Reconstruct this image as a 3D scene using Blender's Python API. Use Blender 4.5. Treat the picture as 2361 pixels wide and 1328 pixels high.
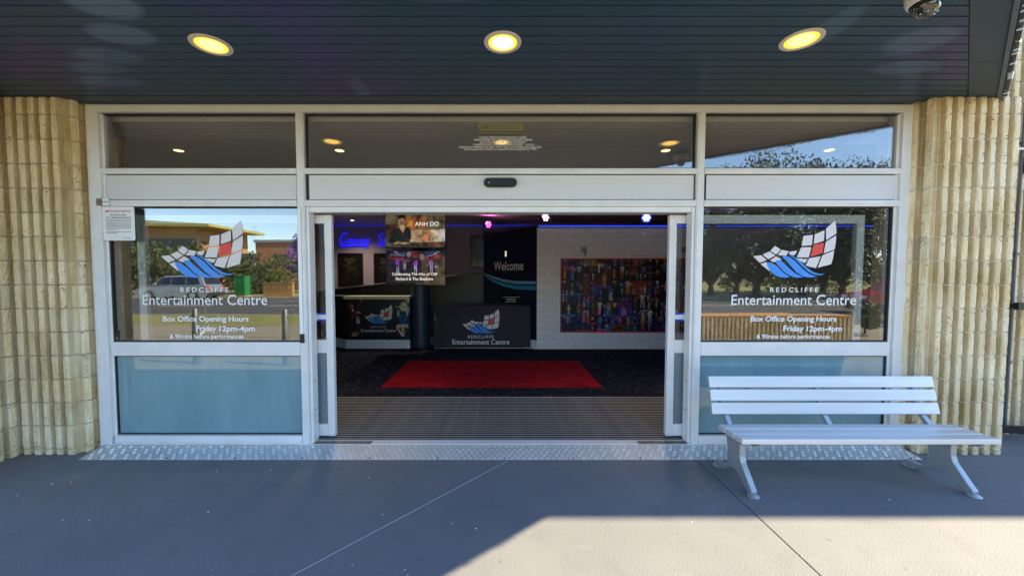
import bpy, bmesh, math, random
from mathutils import Vector, Matrix, Euler
R = math.radians
random.seed(7)
for o in list(bpy.data.objects): bpy.data.objects.remove(o)
S = bpy.context.scene
C = S.collection

# ------------------------------------------------------------------ camera
FPX, PITCH, CX, CH, DC = 900.0, R(2.6), 1154.0, 1.6, 3.583
CY = 635 + FPX*math.tan(PITCH)
cam = bpy.data.cameras.new('camera'); camo = bpy.data.objects.new('camera', cam); C.objects.link(camo)
camo.location = (0, -DC, CH); camo.rotation_euler = (R(90)-PITCH, 0, 0)
cam.sensor_width = 36; cam.lens = 36*FPX/2361
cam.shift_x = (1180.5-CX)/2361; cam.shift_y = (CY-664)/2361
cam.clip_start = 0.05; cam.clip_end = 3000
S.camera = camo
S.render.resolution_x = 1024; S.render.resolution_y = 575

# ------------------------------------------------------------------ world, sun, exposure
SUN_FROM = Vector((3.86, 0.75, 3.13)).normalized()      # direction towards the sun
el = math.asin(SUN_FROM.z); az = math.atan2(SUN_FROM.x, SUN_FROM.y)
w = bpy.data.worlds.new('World'); S.world = w; w.use_nodes = True
nt = w.node_tree; nt.nodes.clear()
sky = nt.nodes.new('ShaderNodeTexSky'); sky.sky_type = 'NISHITA'; sky.sun_disc = False
sky.sun_elevation = el; sky.sun_rotation = az; sky.air_density = 1.0; sky.dust_density = 0.0; sky.ozone_density = 3.0
bg = nt.nodes.new('ShaderNodeBackground'); bg.inputs['Strength'].default_value = 0.15
wo = nt.nodes.new('ShaderNodeOutputWorld')
nt.links.new(sky.outputs[0], bg.inputs['Color']); nt.links.new(bg.outputs[0], wo.inputs['Surface'])
sun = bpy.data.lights.new('sun', 'SUN'); sun.energy = 5.0; sun.angle = R(0.55); sun.color = (1.0, 0.85, 0.56)
suno = bpy.data.objects.new('sun', sun); C.objects.link(suno); suno.location = (20, 4, 18)
suno.rotation_euler = (-SUN_FROM).to_track_quat('-Z', 'Y').to_euler()
vs = S.view_settings
vs.view_transform = 'Standard'; vs.look = 'None'; vs.gamma = 1.0; vs.use_curve_mapping = False
vs.exposure = 1.85

# ------------------------------------------------------------------ layout helpers: a picture point on a known plane of the place
def ray(px, py):
    a = (px-CX)/FPX; b = -(py-CY)/FPX
    return a, math.cos(PITCH)+b*math.sin(PITCH), -math.sin(PITCH)+b*math.cos(PITCH)
def at(px, py, y):                 # point on the upright plane at depth y (facade is y = 0)
    r = ray(px, py); t = (y+DC)/r[1]
    return r[0]*t, CH+r[2]*t
def mirrored(px, py, D):           # place of a thing D metres in front of the facade that is seen mirrored in its glass
    r = ray(px, py); t = (D+DC)/r[1]
    return r[0]*t, CH+r[2]*t

# ------------------------------------------------------------------ materials
MATS = {}
def pm(name, col, rough=.5, metal=0, spec=.5, var=0, vscale=4, bump=0, bscale=80, col2=None, coat=0, bdist=.01, detail=4, stretch=None):
    m = bpy.data.materials.new(name); m.use_nodes = True; n = m.node_tree; b = n.nodes['Principled BSDF']; L = n.links
    b.inputs['Roughness'].default_value = rough; b.inputs['Metallic'].default_value = metal
    b.inputs['Specular IOR Level'].default_value = spec; b.inputs['Coat Weight'].default_value = coat
    b.inputs['Coat Roughness'].default_value = .04
    c = (*col, 1); b.inputs['Base Color'].default_value = c
    tc = n.nodes.new('ShaderNodeTexCoord'); src = tc.outputs['Object']
    if stretch:
        mp = n.nodes.new('ShaderNodeMapping'); mp.inputs['Scale'].default_value = stretch; L.new(src, mp.inputs[0]); src = mp.outputs[0]
    if var or col2:
        nz = n.nodes.new('ShaderNodeTexNoise'); nz.inputs['Scale'].default_value = vscale; nz.inputs['Detail'].default_value = detail
        L.new(src, nz.inputs['Vector'])
        rp = n.nodes.new('ShaderNodeValToRGB'); rp.color_ramp.elements[0].position = .3; rp.color_ramp.elements[1].position = .7
        c2 = col2 if col2 else tuple(x*(1-var) for x in col)
        c1 = col if col2 else tuple(min(1, x*(1+var)) for x in col)
        rp.color_ramp.elements[0].color = (*c2, 1); rp.color_ramp.elements[1].color = (*c1, 1)
        L.new(nz.outputs['Fac'], rp.inputs[0]); L.new(rp.outputs[0], b.inputs['Base Color'])
    if bump:
        nb = n.nodes.new('ShaderNodeTexNoise'); nb.inputs['Scale'].default_value = bscale; nb.inputs['Detail'].default_value = 4
        L.new(src, nb.inputs['Vector'])
        bp = n.nodes.new('ShaderNodeBump'); bp.inputs['Strength'].default_value = bump; bp.inputs['Distance'].default_value = bdist
        L.new(nb.outputs['Fac'], bp.inputs['Height']); L.new(bp.outputs[0], b.inputs['Normal'])
    MATS[name] = m
    return m
def emit(name, col, s):
    m = bpy.data.materials.new(name); m.use_nodes = True; b = m.node_tree.nodes['Principled BSDF']
    b.inputs['Base Color'].default_value = (*[c*.5 for c in col], 1)
    b.inputs['Emission Color'].default_value = (*col, 1); b.inputs['Emission Strength'].default_value = s
    MATS[name] = m; return m
def attr_mat(name, rough=.4, emission=0, spec=.3, mottle=38):
    m = bpy.data.materials.new(name); m.use_nodes = True; n = m.node_tree; b = n.nodes['Principled BSDF']
    a = n.nodes.new('ShaderNodeAttribute'); a.attribute_name = 'Col'
    # photographic mottling inside the printed shapes
    geo = n.nodes.new('ShaderNodeNewGeometry'); nz = n.nodes.new('ShaderNodeTexNoise'); nz.inputs['Scale'].default_value = mottle; nz.inputs['Detail'].default_value = 3
    n.links.new(geo.outputs['Position'], nz.inputs['Vector'])
    cr = n.nodes.new('ShaderNodeMapRange'); cr.inputs[1].default_value = .32; cr.inputs[2].default_value = .68; cr.inputs[3].default_value = .25; cr.inputs[4].default_value = 1.75
    n.links.new(nz.outputs['Fac'], cr.inputs[0])
    ml = n.nodes.new('ShaderNodeVectorMath'); ml.operation = 'SCALE'; n.links.new(a.outputs['Color'], ml.inputs[0]); n.links.new(cr.outputs[0], ml.inputs['Scale'])
    n.links.new(ml.outputs[0], b.inputs['Base Color']); b.inputs['Roughness'].default_value = rough
    b.inputs['Specular IOR Level'].default_value = spec
    if emission:
        n.links.new(ml.outputs[0], b.inputs['Emission Color']); b.inputs['Emission Strength'].default_value = emission
    return m
def glass(name, tint=(.88, .9, .89), f0=.16, under=None):
    """thin pane: mirror reflection (Schlick) over clear or frosted glass"""
    m = bpy.data.materials.new(name); m.use_nodes = True; n = m.node_tree; n.nodes.clear(); L = n.links
    out = n.nodes.new('ShaderNodeOutputMaterial'); mx = n.nodes.new('ShaderNodeMixShader')
    if under:
        tr = n.nodes.new('ShaderNodeBsdfDiffuse'); g_ = n.nodes.new('ShaderNodeNewGeometry'); mp = n.nodes.new('ShaderNodeMapping'); mp.inputs['Scale'].default_value = (2.2, 1, .8)
        nu = n.nodes.new('ShaderNodeTexNoise'); nu.inputs['Scale'].default_value = 1.3; nu.inputs['Detail'].default_value = 7; nu.inputs['Roughness'].default_value = .65
        ru = n.nodes.new('ShaderNodeValToRGB'); ru.color_ramp.elements[0].position = .3; ru.color_ramp.elements[1].position = .72
        ru.color_ramp.elements[0].color = (*[c*.86 for c in under], 1); ru.color_ramp.elements[1].color = (under[0]*1.25, under[1]*1.12, under[2]*1.08, 1)
        L.new(g_.outputs['Position'], mp.inputs[0]); L.new(mp.outputs[0], nu.inputs['Vector']); L.new(nu.outputs['Fac'], ru.inputs[0]); L.new(ru.outputs[0], tr.inputs[0])
    else:
        tr = n.nodes.new('ShaderNodeBsdfTransparent'); tr.inputs[0].default_value = (*tint, 1)
    gl = n.nodes.new('ShaderNodeBsdfGlossy'); gl.inputs['Roughness'].default_value = .0 if not under else .03
    lw = n.nodes.new('ShaderNodeLayerWeight'); lw.inputs['Blend'].default_value = .5
    pw_ = n.nodes.new('ShaderNodeMath'); pw_.operation = 'POWER'; pw_.inputs[1].default_value = 5; L.new(lw.outputs['Facing'], pw_.inputs[0])
    ma = n.nodes.new('ShaderNodeMath'); ma.operation = 'MULTIPLY_ADD'; ma.inputs[1].default_value = 1-f0; ma.inputs[2].default_value = f0; L.new(pw_.outputs[0], ma.inputs[0])
    tc = n.nodes.new('ShaderNodeTexCoord'); nz = n.nodes.new('ShaderNodeTexNoise'); nz.inputs['Scale'].default_value = 1.1; nz.inputs['Detail'].default_value = 1
    bp = n.nodes.new('ShaderNodeBump'); bp.inputs['Strength'].default_value = .05; bp.inputs['Distance'].default_value = .02
    L.new(tc.outputs['Object'], nz.inputs['Vector']); L.new(nz.outputs['Fac'], bp.inputs['Height']); L.new(bp.outputs[0], gl.inputs['Normal'])
    L.new(ma.outputs[0], mx.inputs[0]); L.new(tr.outputs[0], mx.inputs[1]); L.new(gl.outputs[0], mx.inputs[2]); L.new(mx.outputs[0], out.inputs[0])
    return m

M = {}
M['alu'] = pm('powder_white_aluminium', (.76, .75, .73), .35, 0, .5, var=.06, vscale=5, bump=.05, bscale=300, detail=9)
M['panel'] = pm('grey_white_panel', (.66, .655, .65), .4, 0, .5, var=.03, vscale=1.5, stretch=(.3, 1, 3))
M['gasket'] = pm('black_rubber', (.012, .012, .013), .6)
M['glass'] = glass('tinted_glass', (.90, .92, .91), .17)
M['glass_door'] = glass('door_glass', (.93, .95, .94), .06)
M['frost'] = glass('frosted_teal_film', f0=.13, under=(.20, .345, .385))
M['frost_grey'] = glass('frosted_grey_film', f0=.08, under=(.20, .25, .28))
M['white_vinyl'] = pm('white_vinyl', (.86, .85, .85), .5)
M['tile_vinyl'] = pm('pinkish_white_vinyl', (.72, .66, .65), .5)
M['red_vinyl'] = pm('red_vinyl', (.75, .055, .04), .5)
M['blue_vinyl'] = pm('blue_vinyl', (.05, .27, .80), .5)
M['black_plastic'] = pm('black_plastic', (.012, .012, .013), .4, spec=.3)
M['black_gloss'] = pm('black_gloss', (.01, .01, .012), .08, coat=.6)
M['slab_gap'] = pm('joint_filler', (.02, .02, .02), .9)
M['interior_ceiling'] = pm('ceiling_plaster', (.86, .83, .79), .7, var=.04, vscale=2)
M['interior_wall'] = pm('grey_plaster', (.38, .33, .42), .8, var=.06, vscale=1.2, bump=.1, bscale=60)
M['white_block'] = pm('white_painted_block', (.86, .85, .84), .6, var=.04, vscale=6, bump=1.0, bscale=22, bdist=.05, detail=6)
M['white_mortar'] = pm('white_painted_mortar', (.62, .61, .60), .8)
M['navy'] = pm('navy_laminate', (.008, .015, .034), .35, var=.1)
M['navy_col'] = pm('navy_paint', (.016, .034, .065), .45, var=.1)
M['black_wall'] = pm('black_laminate', (.008, .008, .010), .45)
M['black_print'] = pm('black_print', (.008, .008, .009), .35)
M['fabric'] = pm('black_stretch_fabric', (.028, .026, .034), .8, bump=.5, bscale=5, bdist=.02, stretch=(.6, 1, 3.5))
M['steel'] = pm('brushed_steel', (.55, .55, .56), .3, 1)
M['galv'] = pm('galvanised_steel', (.24, .25, .26), .45, .9, var=.15, vscale=6)
M['red_rug'] = pm('red_carpet', (.36, .010, .017), .95, 0, .1, var=.32, vscale=3.5, bump=.6, bscale=500, detail=8)
M['mat_black'] = pm('black_mat_rubber', (.012, .012, .015), .85, bump=.6, bscale=300)
M['mat_bar'] = pm('mat_aluminium', (.40, .38, .35), .6, .2, var=.2, vscale=9)
M['plate'] = pm('chequer_plate', (.60, .62, .63), .42, .55, var=.10, vscale=5, bump=.05, bscale=120, detail=6)
M['plate_bar'] = pm('chequer_plate_tread', (.70, .71, .71), .34, .6, var=.1, vscale=8)
M['dirt'] = pm('worn_timber_filler', (.22, .17, .13), .9, var=.4, vscale=30)
M['bench'] = pm('anodised_bench_slat', (.66, .68, .70), .36, .35, var=.07, vscale=3, detail=9, stretch=(.3, 6, 6))
M['bench_leg'] = pm('cast_aluminium', (.40, .43, .46), .45, .6, var=.08, vscale=7, bump=.1, bscale=150)
M['white_sign'] = pm('white_sign', (.82, .82, .80), .35)
M['sign_red'] = pm('sign_red', (.62, .04, .06), .5)
M['ink'] = pm('black_ink', (.03, .03, .035), .5)
M['tape_brown'] = pm('brown_tape', (.20, .14, .09), .4)
M['cam_white'] = pm('white_plastic', (.78, .76, .70), .35)
M['cam_dome'] = pm('smoked_dome', (.02, .02, .022), .03, coat=1.0, spec=.8)
M['cream'] = pm('cream_plastic', (.60, .48, .26), .4)
M['cream_pale'] = pm('pale_diffuser', (.62, .58, .44), .35)
M['light_trim'] = pm('white_light_trim', (.72, .66, .58), .35)
M['asphalt'] = pm('asphalt', (.07, .068, .066), .9, var=.15, vscale=3, bump=.3, bscale=150)
M['paint_white'] = pm('road_paint', (.75, .74, .70), .7)
M['grass'] = pm('grass', (.17, .19, .035), .9, col2=(.26, .21, .07), vscale=1.2, bump=.6, bscale=60)
M['path'] = pm('footpath_concrete', (.36, .33, .28), .9, var=.08, vscale=2)
M['leaf'] = pm('leaf_green', (.10, .125, .04), .55, col2=(.05, .07, .025), vscale=.9)
M['leaf_light'] = pm('leaf_light_green', (.13, .16, .03), .55, col2=(.06, .09, .02), vscale=1.1)
M['leaf_purple'] = pm('blossom_purple', (.28, .16, .45), .6, col2=(.16, .09, .30), vscale=1)
M['bark'] = pm('bark', (.10, .075, .055), .9, var=.3, vscale=8)
M['brick'] = pm('red_brick', (.48, .21, .11), .85, var=.12, vscale=12)
M['brick_orange'] = pm('orange_brick', (.50, .26, .09), .85, var=.12, vscale=12)
M['render_yellow'] = pm('yellow_render', (.45, .40, .12), .8, var=.06)
M['orange_render'] = pm('orange_render', (.46, .26, .12), .8, var=.06)
M['roof_grey'] = pm('roof_grey', (.40, .40, .40), .5)
M['window_dark'] = pm('dark_window', (.02, .025, .03), .1)
M['green_paint'] = pm('green_paint', (.02, .20, .05), .5)
M['car_silver'] = pm('silver_car_paint', (.42, .44, .47), .3, .6, coat=.8)
M['car_red'] = pm('red_car_paint', (.45, .02, .015), .3, .2, coat=.8)
M['tyre'] = pm('tyre', (.015, .015, .015), .85)
M['parapet'] = pm('parapet_block', (.55, .44, .28), .85, var=.1, vscale=3)
M['downlight_lens'] = emit('yellow_lamp_lens', (1.0, .50, .03), .62)
M['downlight_core'] = emit('yellow_lamp_core', (1.0, .64, .12), 1.1)
M['downlight_hot'] = emit('pale_yellow_lamp_core', (1.0, .70, .22), 1.35)
M['warm_lens'] = emit('warm_downlight_lens', (1.0, .62, .25), 1.6)
M['neon'] = emit('blue_neon_tube', (.012, .012, 1.0), .42)
M['led_blue'] = emit('blue_led_strip', (.02, .05, 1.0), .45)
M['par_pink'] = emit('pink_led', (1.0, .10, .80), 1.2)
M['par_lilac'] = emit('lilac_led', (.85, .45, 1.0), 1.3)
M['par_white'] = emit('blue_white_led', (.35, .50, 1.0), 1.5)
M['par_violet'] = emit('violet_led', (.45, .05, 1.0), 1.2)
M['par_blue_ring'] = emit('blue_led_ring', (.02, .04, .8), .35)
M['fairy'] = pm('clear_fairy_light', (.85, .85, .85), .25)
M['lamp_slot'] = emit('lamp_slot', (1.0, .93, .8), .22)
M['arrow_white'] = pm('arrow_sticker', (.72, .80, .86), .5)
M['arrow_blue'] = pm('arrow_sticker_blue', (.03, .04, .55), .5)
M['gold_sticker'] = pm('gold_sticker', (.45, .28, .06), .5)
M['curve_blue'] = pm('curve_blue', (.03, .30, .52), .5)
M['curve_pale'] = pm('curve_pale_blue', (.18, .42, .60), .5)
M['print'] = attr_mat('photo_print', .4, mottle=30)
M['screen'] = attr_mat('tv_screen', .25, .20, mottle=9)
M['poster_dark'] = attr_mat('dark_poster', .2)

def make_block_mat(name, lo, hi, pits):
    m = pm(name, (.60, .465, .255), .9, 0, .2)
    n = m.node_tree; L = n.links; b = n.nodes['Principled BSDF']; tc = n.nodes['Texture Coordinate']
    oi = n.nodes.new('ShaderNodeObjectInfo')
    add = n.nodes.new('ShaderNodeVectorMath'); add.operation = 'ADD'
    geo = n.nodes.new('ShaderNodeNewGeometry')
    L.new(geo.outputs['Position'], add.inputs[0])
    n1 = n.nodes.new('ShaderNodeTexNoise'); n1.inputs['Scale'].default_value = 2.3; n1.inputs['Detail'].default_value = 5
    L.new(add.outputs[0], n1.inputs['Vector'])
    r1 = n.nodes.new('ShaderNodeValToRGB'); e = r1.color_ramp.elements
    e[0].position = .3; e[0].color = (*lo, 1); e[1].position = .72; e[1].color = (*hi, 1)
    L.new(n1.outputs['Fac'], r1.inputs[0])
    mp = n.nodes.new('ShaderNodeMapping'); mp.inputs['Scale'].default_value = (26, 26, 3.0); L.new(geo.outputs['Position'], mp.inputs[0])
    n2 = n.nodes.new('ShaderNodeTexNoise'); n2.inputs['Scale'].default_value = 1.0; n2.inputs['Detail'].default_value = 3; L.new(mp.outputs[0], n2.inputs['Vector'])
    r2 = n.nodes.new('ShaderNodeValToRGB'); e = r2.color_ramp.elements
    e[0].position = .35; e[0].color = (.84, .78, .70, 1); e[1].position = .6; e[1].color = (1, 1, 1, 1); L.new(n2.outputs['Fac'], r2.inputs[0])
    mx = n.nodes.new('ShaderNodeMix'); mx.data_type = 'RGBA'; mx.blend_type = 'MULTIPLY'; mx.inputs[0].default_value = 1
    L.new(r1.outputs[0], mx.inputs[6]); L.new(r2.outputs[0], mx.inputs[7])
    # per block tone
    hs = n.nodes.new('ShaderNodeHueSaturation'); mr = n.nodes.new('ShaderNodeMapRange'); mr.inputs[3].default_value = .90; mr.inputs[4].default_value = 1.08
    L.new(oi.outputs['Random'], mr.inputs[0]); L.new(mr.outputs[0], hs.inputs['Value']); L.new(mx.outputs[2], hs.inputs['Color'])
    # pits
    vo = n.nodes.new('ShaderNodeTexVoronoi'); vo.inputs['Scale'].default_value = 62; L.new(geo.outputs['Position'], vo.inputs['Vector'])
    n3 = n.nodes.new('ShaderNodeTexNoise'); n3.inputs['Scale'].default_value = 14; L.new(geo.outputs['Position'], n3.inputs['Vector'])
    th = n.nodes.new('ShaderNodeMapRange'); th.inputs[1].default_value = .50; th.inputs[2].default_value = .68; th.inputs[3].default_value = .0; th.inputs[4].default_value = pits
    L.new(n3.outputs['Fac'], th.inputs[0])
    lt = n.nodes.new('ShaderNodeMath'); lt.operation = 'LESS_THAN'; L.new(vo.outputs['Distance'], lt.inputs[0]); L.new(th.outputs[0], lt.inputs[1])
    mx2 = n.nodes.new('ShaderNodeMix'); mx2.data_type = 'RGBA'; mx2.inputs[7].default_value = (.15, .10, .055, 1)
    L.new(lt.outputs[0], mx2.inputs[0]); L.new(hs.outputs[0], mx2.inputs[6]); L.new(mx2.outputs[2], b.inputs['Base Color'])
    n4 = n.nodes.new('ShaderNodeTexNoise'); n4.inputs['Scale'].default_value = 70; n4.inputs['Detail'].default_value = 5; L.new(geo.outputs['Position'], n4.inputs['Vector'])
    sb = n.nodes.new('ShaderNodeMath'); sb.operation = 'SUBTRACT'; L.new(n4.outputs['Fac'], sb.inputs[0]); L.new(lt.outputs[0], sb.inputs[1])
    bp = n.nodes.new('ShaderNodeBump'); bp.inputs['Strength'].default_value = .9; bp.inputs['Distance'].default_value = .012
    L.new(sb.outputs[0], bp.inputs['Height']); L.new(bp.outputs[0], b.inputs['Normal'])
    return m
M['block'] = make_block_mat('fluted_split_face_block', (.80, .63, .34), (.93, .83, .60), .34)
M['block_smooth'] = make_block_mat('fluted_smooth_channel', (.56, .42, .21), (.78, .67, .45), .10)
M['mortar_stained'] = pm('stained_mortar', (.46, .37, .24), .95, var=.4, vscale=5, bump=.5, bscale=120)
M['mortar'] = pm('pale_mortar', (.66, .58, .44), .95, var=.25, vscale=6, bump=.5, bscale=120)

def make_slab_mat():
    m = pm('painted_concrete', (.30, .29, .275), .75, 0, .35)
    n = m.node_tree; L = n.links; b = n.nodes['Principled BSDF']
    geo = n.nodes.new('ShaderNodeNewGeometry'); P = geo.outputs['Position']
    n1 = n.nodes.new('ShaderNodeTexNoise'); n1.inputs['Scale'].default_value = 1.3; n1.inputs['Detail'].default_value = 6; L.new(P, n1.inputs['Vector'])
    r1 = n.nodes.new('ShaderNodeValToRGB'); e = r1.color_ramp.elements
    e[0].position = .3; e[0].color = (.163, .164, .176, 1); e[1].position = .75; e[1].color = (.198, .197, .204, 1); L.new(n1.outputs['Fac'], r1.inputs[0])
    # scuffs
    mp = n.nodes.new('ShaderNodeMapping'); mp.inputs['Scale'].default_value = (3, 11, 1); mp.inputs['Rotation'].default_value = (0, 0, .5); L.new(P, mp.inputs[0])
    n2 = n.nodes.new('ShaderNodeTexNoise'); n2.inputs['Scale'].default_value = 1; n2.inputs['Detail'].default_value = 8; L.new(mp.outputs[0], n2.inputs['Vector'])
    r2 = n.nodes.new('ShaderNodeMapRange'); r2.inputs[1].default_value = .63; r2.inputs[2].default_value = .80; r2.inputs[4].default_value = .35; L.new(n2.outputs['Fac'], r2.inputs[0])
    mx = n.nodes.new('ShaderNodeMix'); mx.data_type = 'RGBA'; mx.inputs[7].default_value = (.25, .255, .265, 1)
    L.new(r2.outputs[0], mx.inputs[0]); L.new(r1.outputs[0], mx.inputs[6])
    # pin holes and chips
    vo = n.nodes.new('ShaderNodeTexVoronoi'); vo.inputs['Scale'].default_value = 36; L.new(P, vo.inputs['Vector'])
    l1 = n.nodes.new('ShaderNodeMath'); l1.operation = 'LESS_THAN'; l1.inputs[1].default_value = .10; L.new(vo.outputs['Distance'], l1.inputs[0])
    sp = n.nodes.new('ShaderNodeSeparateColor'); L.new(vo.outputs['Color'], sp.inputs[0])
    l2 = n.nodes.new('ShaderNodeMath'); l2.operation = 'GREATER_THAN'; l2.inputs[1].default_value = .45; L.new(sp.outputs[0], l2.inputs[0])
    mm = n.nodes.new('ShaderNodeMath'); mm.operation = 'MULTIPLY'; L.new(l1.outputs[0], mm.inputs[0]); L.new(l2.outputs[0], mm.inputs[1])
    # old gum spots and blotchy wear
    vg = n.nodes.new('ShaderNodeTexVoronoi'); vg.inputs['Scale'].default_value = 4.5; L.new(P, vg.inputs['Vector'])
    g1 = n.nodes.new('ShaderNodeMapRange'); g1.inputs[1].default_value = .085; g1.inputs[2].default_value = .06; g1.inputs[3].default_value = 0; g1.inputs[4].default_value = .45; L.new(vg.outputs['Distance'], g1.inputs[0])
    gs = n.nodes.new('ShaderNodeSeparateColor'); L.new(vg.outputs['Color'], gs.inputs[0])
    g2 = n.nodes.new('ShaderNodeMath'); g2.operation = 'GREATER_THAN'; g2.inputs[1].default_value = .70; L.new(gs.outputs[0], g2.inputs[0])
    g3 = n.nodes.new('ShaderNodeMath'); g3.operation = 'MULTIPLY'; L.new(g1.outputs[0], g3.inputs[0]); L.new(g2.outputs[0], g3.inputs[1])
    nw_ = n.nodes.new('ShaderNodeTexNoise'); nw_.inputs['Scale'].default_value = 3.5; nw_.inputs['Detail'].default_value = 9; nw_.inputs['Roughness'].default_value = .7; L.new(P, nw_.inputs['Vector'])
    w1 = n.nodes.new('ShaderNodeMapRange'); w1.inputs[1].default_value = .52; w1.inputs[2].default_value = .72; w1.inputs[3].default_value = 0; w1.inputs[4].default_value = .35; L.new(nw_.outputs['Fac'], w1.inputs[0])
    g4 = n.nodes.new('ShaderNodeMath'); g4.operation = 'MAXIMUM'; L.new(g3.outputs[0], g4.inputs[0]); L.new(w1.outputs[0], g4.inputs[1])
    mg = n.nodes.new('ShaderNodeMix'); mg.data_type = 'RGBA'; mg.inputs[7].default_value = (.105, .107, .115, 1)
    L.new(g4.outputs[0], mg.inputs[0]); L.new(mx.outputs[2], mg.inputs[6]); L.new(mg.outputs[2], b.inputs['Base Color'])
    n4 = n.nodes.new('ShaderNodeTexNoise'); n4.inputs['Scale'].default_value = 90; n4.inputs['Detail'].default_value = 4; L.new(P, n4.inputs['Vector'])
    sb = n.nodes.new('ShaderNodeMath'); sb.operation = 'SUBTRACT'; L.new(n4.outputs['Fac'], sb.inputs[0]); L.new(mm.outputs[0], sb.inputs[1])
    bp = n.nodes.new('ShaderNodeBump'); bp.inputs['Strength'].default_value = .5; bp.inputs['Distance'].default_value = .006
    L.new(sb.outputs[0], bp.inputs['Height']); L.new(bp.outputs[0], b.inputs['Normal'])
    return m
M['slab'] = make_slab_mat()

def make_soffit_mat():
    m = pm('painted_soffit', (.022, .034, .048), .36, 0, .32)
    n = m.node_tree; L = n.links; b = n.nodes['Principled BSDF']
    geo = n.nodes.new('ShaderNodeNewGeometry'); P = geo.outputs['Position']
    n1 = n.nodes.new('ShaderNodeTexNoise'); n1.inputs['Scale'].default_value = .55; n1.inputs['Detail'].default_value = 2; L.new(P, n1.inputs['Vector'])
    r1 = n.nodes.new('ShaderNodeValToRGB'); e = r1.color_ramp.elements
    e[0].position = .36; e[0].color = (.016, .056, .082, 1); e[1].position = .62; e[1].color = (.040, .038, .140, 1)
    k = e.new(.5); k.color = (.018, .052, .108, 1)
    L.new(n1.outputs['Fac'], r1.inputs[0])
    # patchy bright reflections painted into the board colour as pale ellipses
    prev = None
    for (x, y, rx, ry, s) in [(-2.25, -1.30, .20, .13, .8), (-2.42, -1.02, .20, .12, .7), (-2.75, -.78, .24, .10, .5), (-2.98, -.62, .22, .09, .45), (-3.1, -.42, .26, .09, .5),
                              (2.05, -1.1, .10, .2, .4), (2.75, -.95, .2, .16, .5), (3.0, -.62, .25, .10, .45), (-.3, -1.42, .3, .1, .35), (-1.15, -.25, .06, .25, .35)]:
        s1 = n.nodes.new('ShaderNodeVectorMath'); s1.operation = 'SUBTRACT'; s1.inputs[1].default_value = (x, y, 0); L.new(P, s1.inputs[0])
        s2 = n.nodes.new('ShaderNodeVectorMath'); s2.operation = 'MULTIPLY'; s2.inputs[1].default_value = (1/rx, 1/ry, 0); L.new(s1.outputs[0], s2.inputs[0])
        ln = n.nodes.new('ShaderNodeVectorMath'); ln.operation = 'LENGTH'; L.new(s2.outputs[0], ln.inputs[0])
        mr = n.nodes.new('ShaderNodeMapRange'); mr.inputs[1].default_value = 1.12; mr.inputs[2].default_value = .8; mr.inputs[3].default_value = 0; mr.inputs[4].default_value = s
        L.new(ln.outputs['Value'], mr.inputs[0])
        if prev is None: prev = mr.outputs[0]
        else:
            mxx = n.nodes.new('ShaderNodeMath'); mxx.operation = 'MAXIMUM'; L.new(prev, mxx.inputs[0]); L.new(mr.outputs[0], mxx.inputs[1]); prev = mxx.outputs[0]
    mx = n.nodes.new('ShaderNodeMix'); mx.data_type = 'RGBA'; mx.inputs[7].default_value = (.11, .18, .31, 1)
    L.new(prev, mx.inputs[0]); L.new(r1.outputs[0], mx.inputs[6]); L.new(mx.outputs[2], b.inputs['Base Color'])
    n4 = n.nodes.new('ShaderNodeTexNoise'); n4.inputs['Scale'].default_value = 40; L.new(P, n4.inputs['Vector'])
    bp = n.nodes.new('ShaderNodeBump'); bp.inputs['Strength'].default_value = .12; bp.inputs['Distance'].default_value = .005
    L.new(n4.outputs['Fac'], bp.inputs['Height']); L.new(bp.outputs[0], b.inputs['Normal'])
    return m
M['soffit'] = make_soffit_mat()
M['soffit_trim'] = pm('dark_grey_trim', (.034, .060, .096), .5, var=.08)
M['gutter'] = pm('grey_blue_fascia', (.085, .12, .15), .45)
M['gutter_dark'] = pm('dark_gutter', (.03, .034, .045), .5)

def make_carpet_mat():
    m = pm('veined_navy_carpet', (.012, .015, .026), .95, 0, .1)
    n = m.node_tree; L = n.links; b = n.nodes['Principled BSDF']
    geo = n.nodes.new('ShaderNodeNewGeometry')
    nz = n.nodes.new('ShaderNodeTexNoise'); nz.inputs['Scale'].default_value = 9; L.new(geo.outputs['Position'], nz.inputs['Vector'])
    mxv = n.nodes.new('ShaderNodeMix'); mxv.data_type = 'RGBA'; mxv.inputs[0].default_value = .12
    L.new(geo.outputs['Position'], mxv.inputs[6]); L.new(nz.outputs['Color'], mxv.inputs[7])
    vo = n.nodes.new('ShaderNodeTexVoronoi'); vo.feature = 'DISTANCE_TO_EDGE'; vo.inputs['Scale'].default_value = 7; L.new(mxv.outputs[2], vo.inputs['Vector'])
    r = n.nodes.new('ShaderNodeValToRGB'); e = r.color_ramp.elements
    e[0].position = .02; e[0].color = (.040, .044, .060, 1); e[1].position = .07; e[1].color = (.010, .012, .021, 1)
    L.new(vo.outputs['Distance'], r.inputs[0]); L.new(r.outputs[0], b.inputs['Base Color'])
    return m
M['carpet'] = make_carpet_mat()

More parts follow.
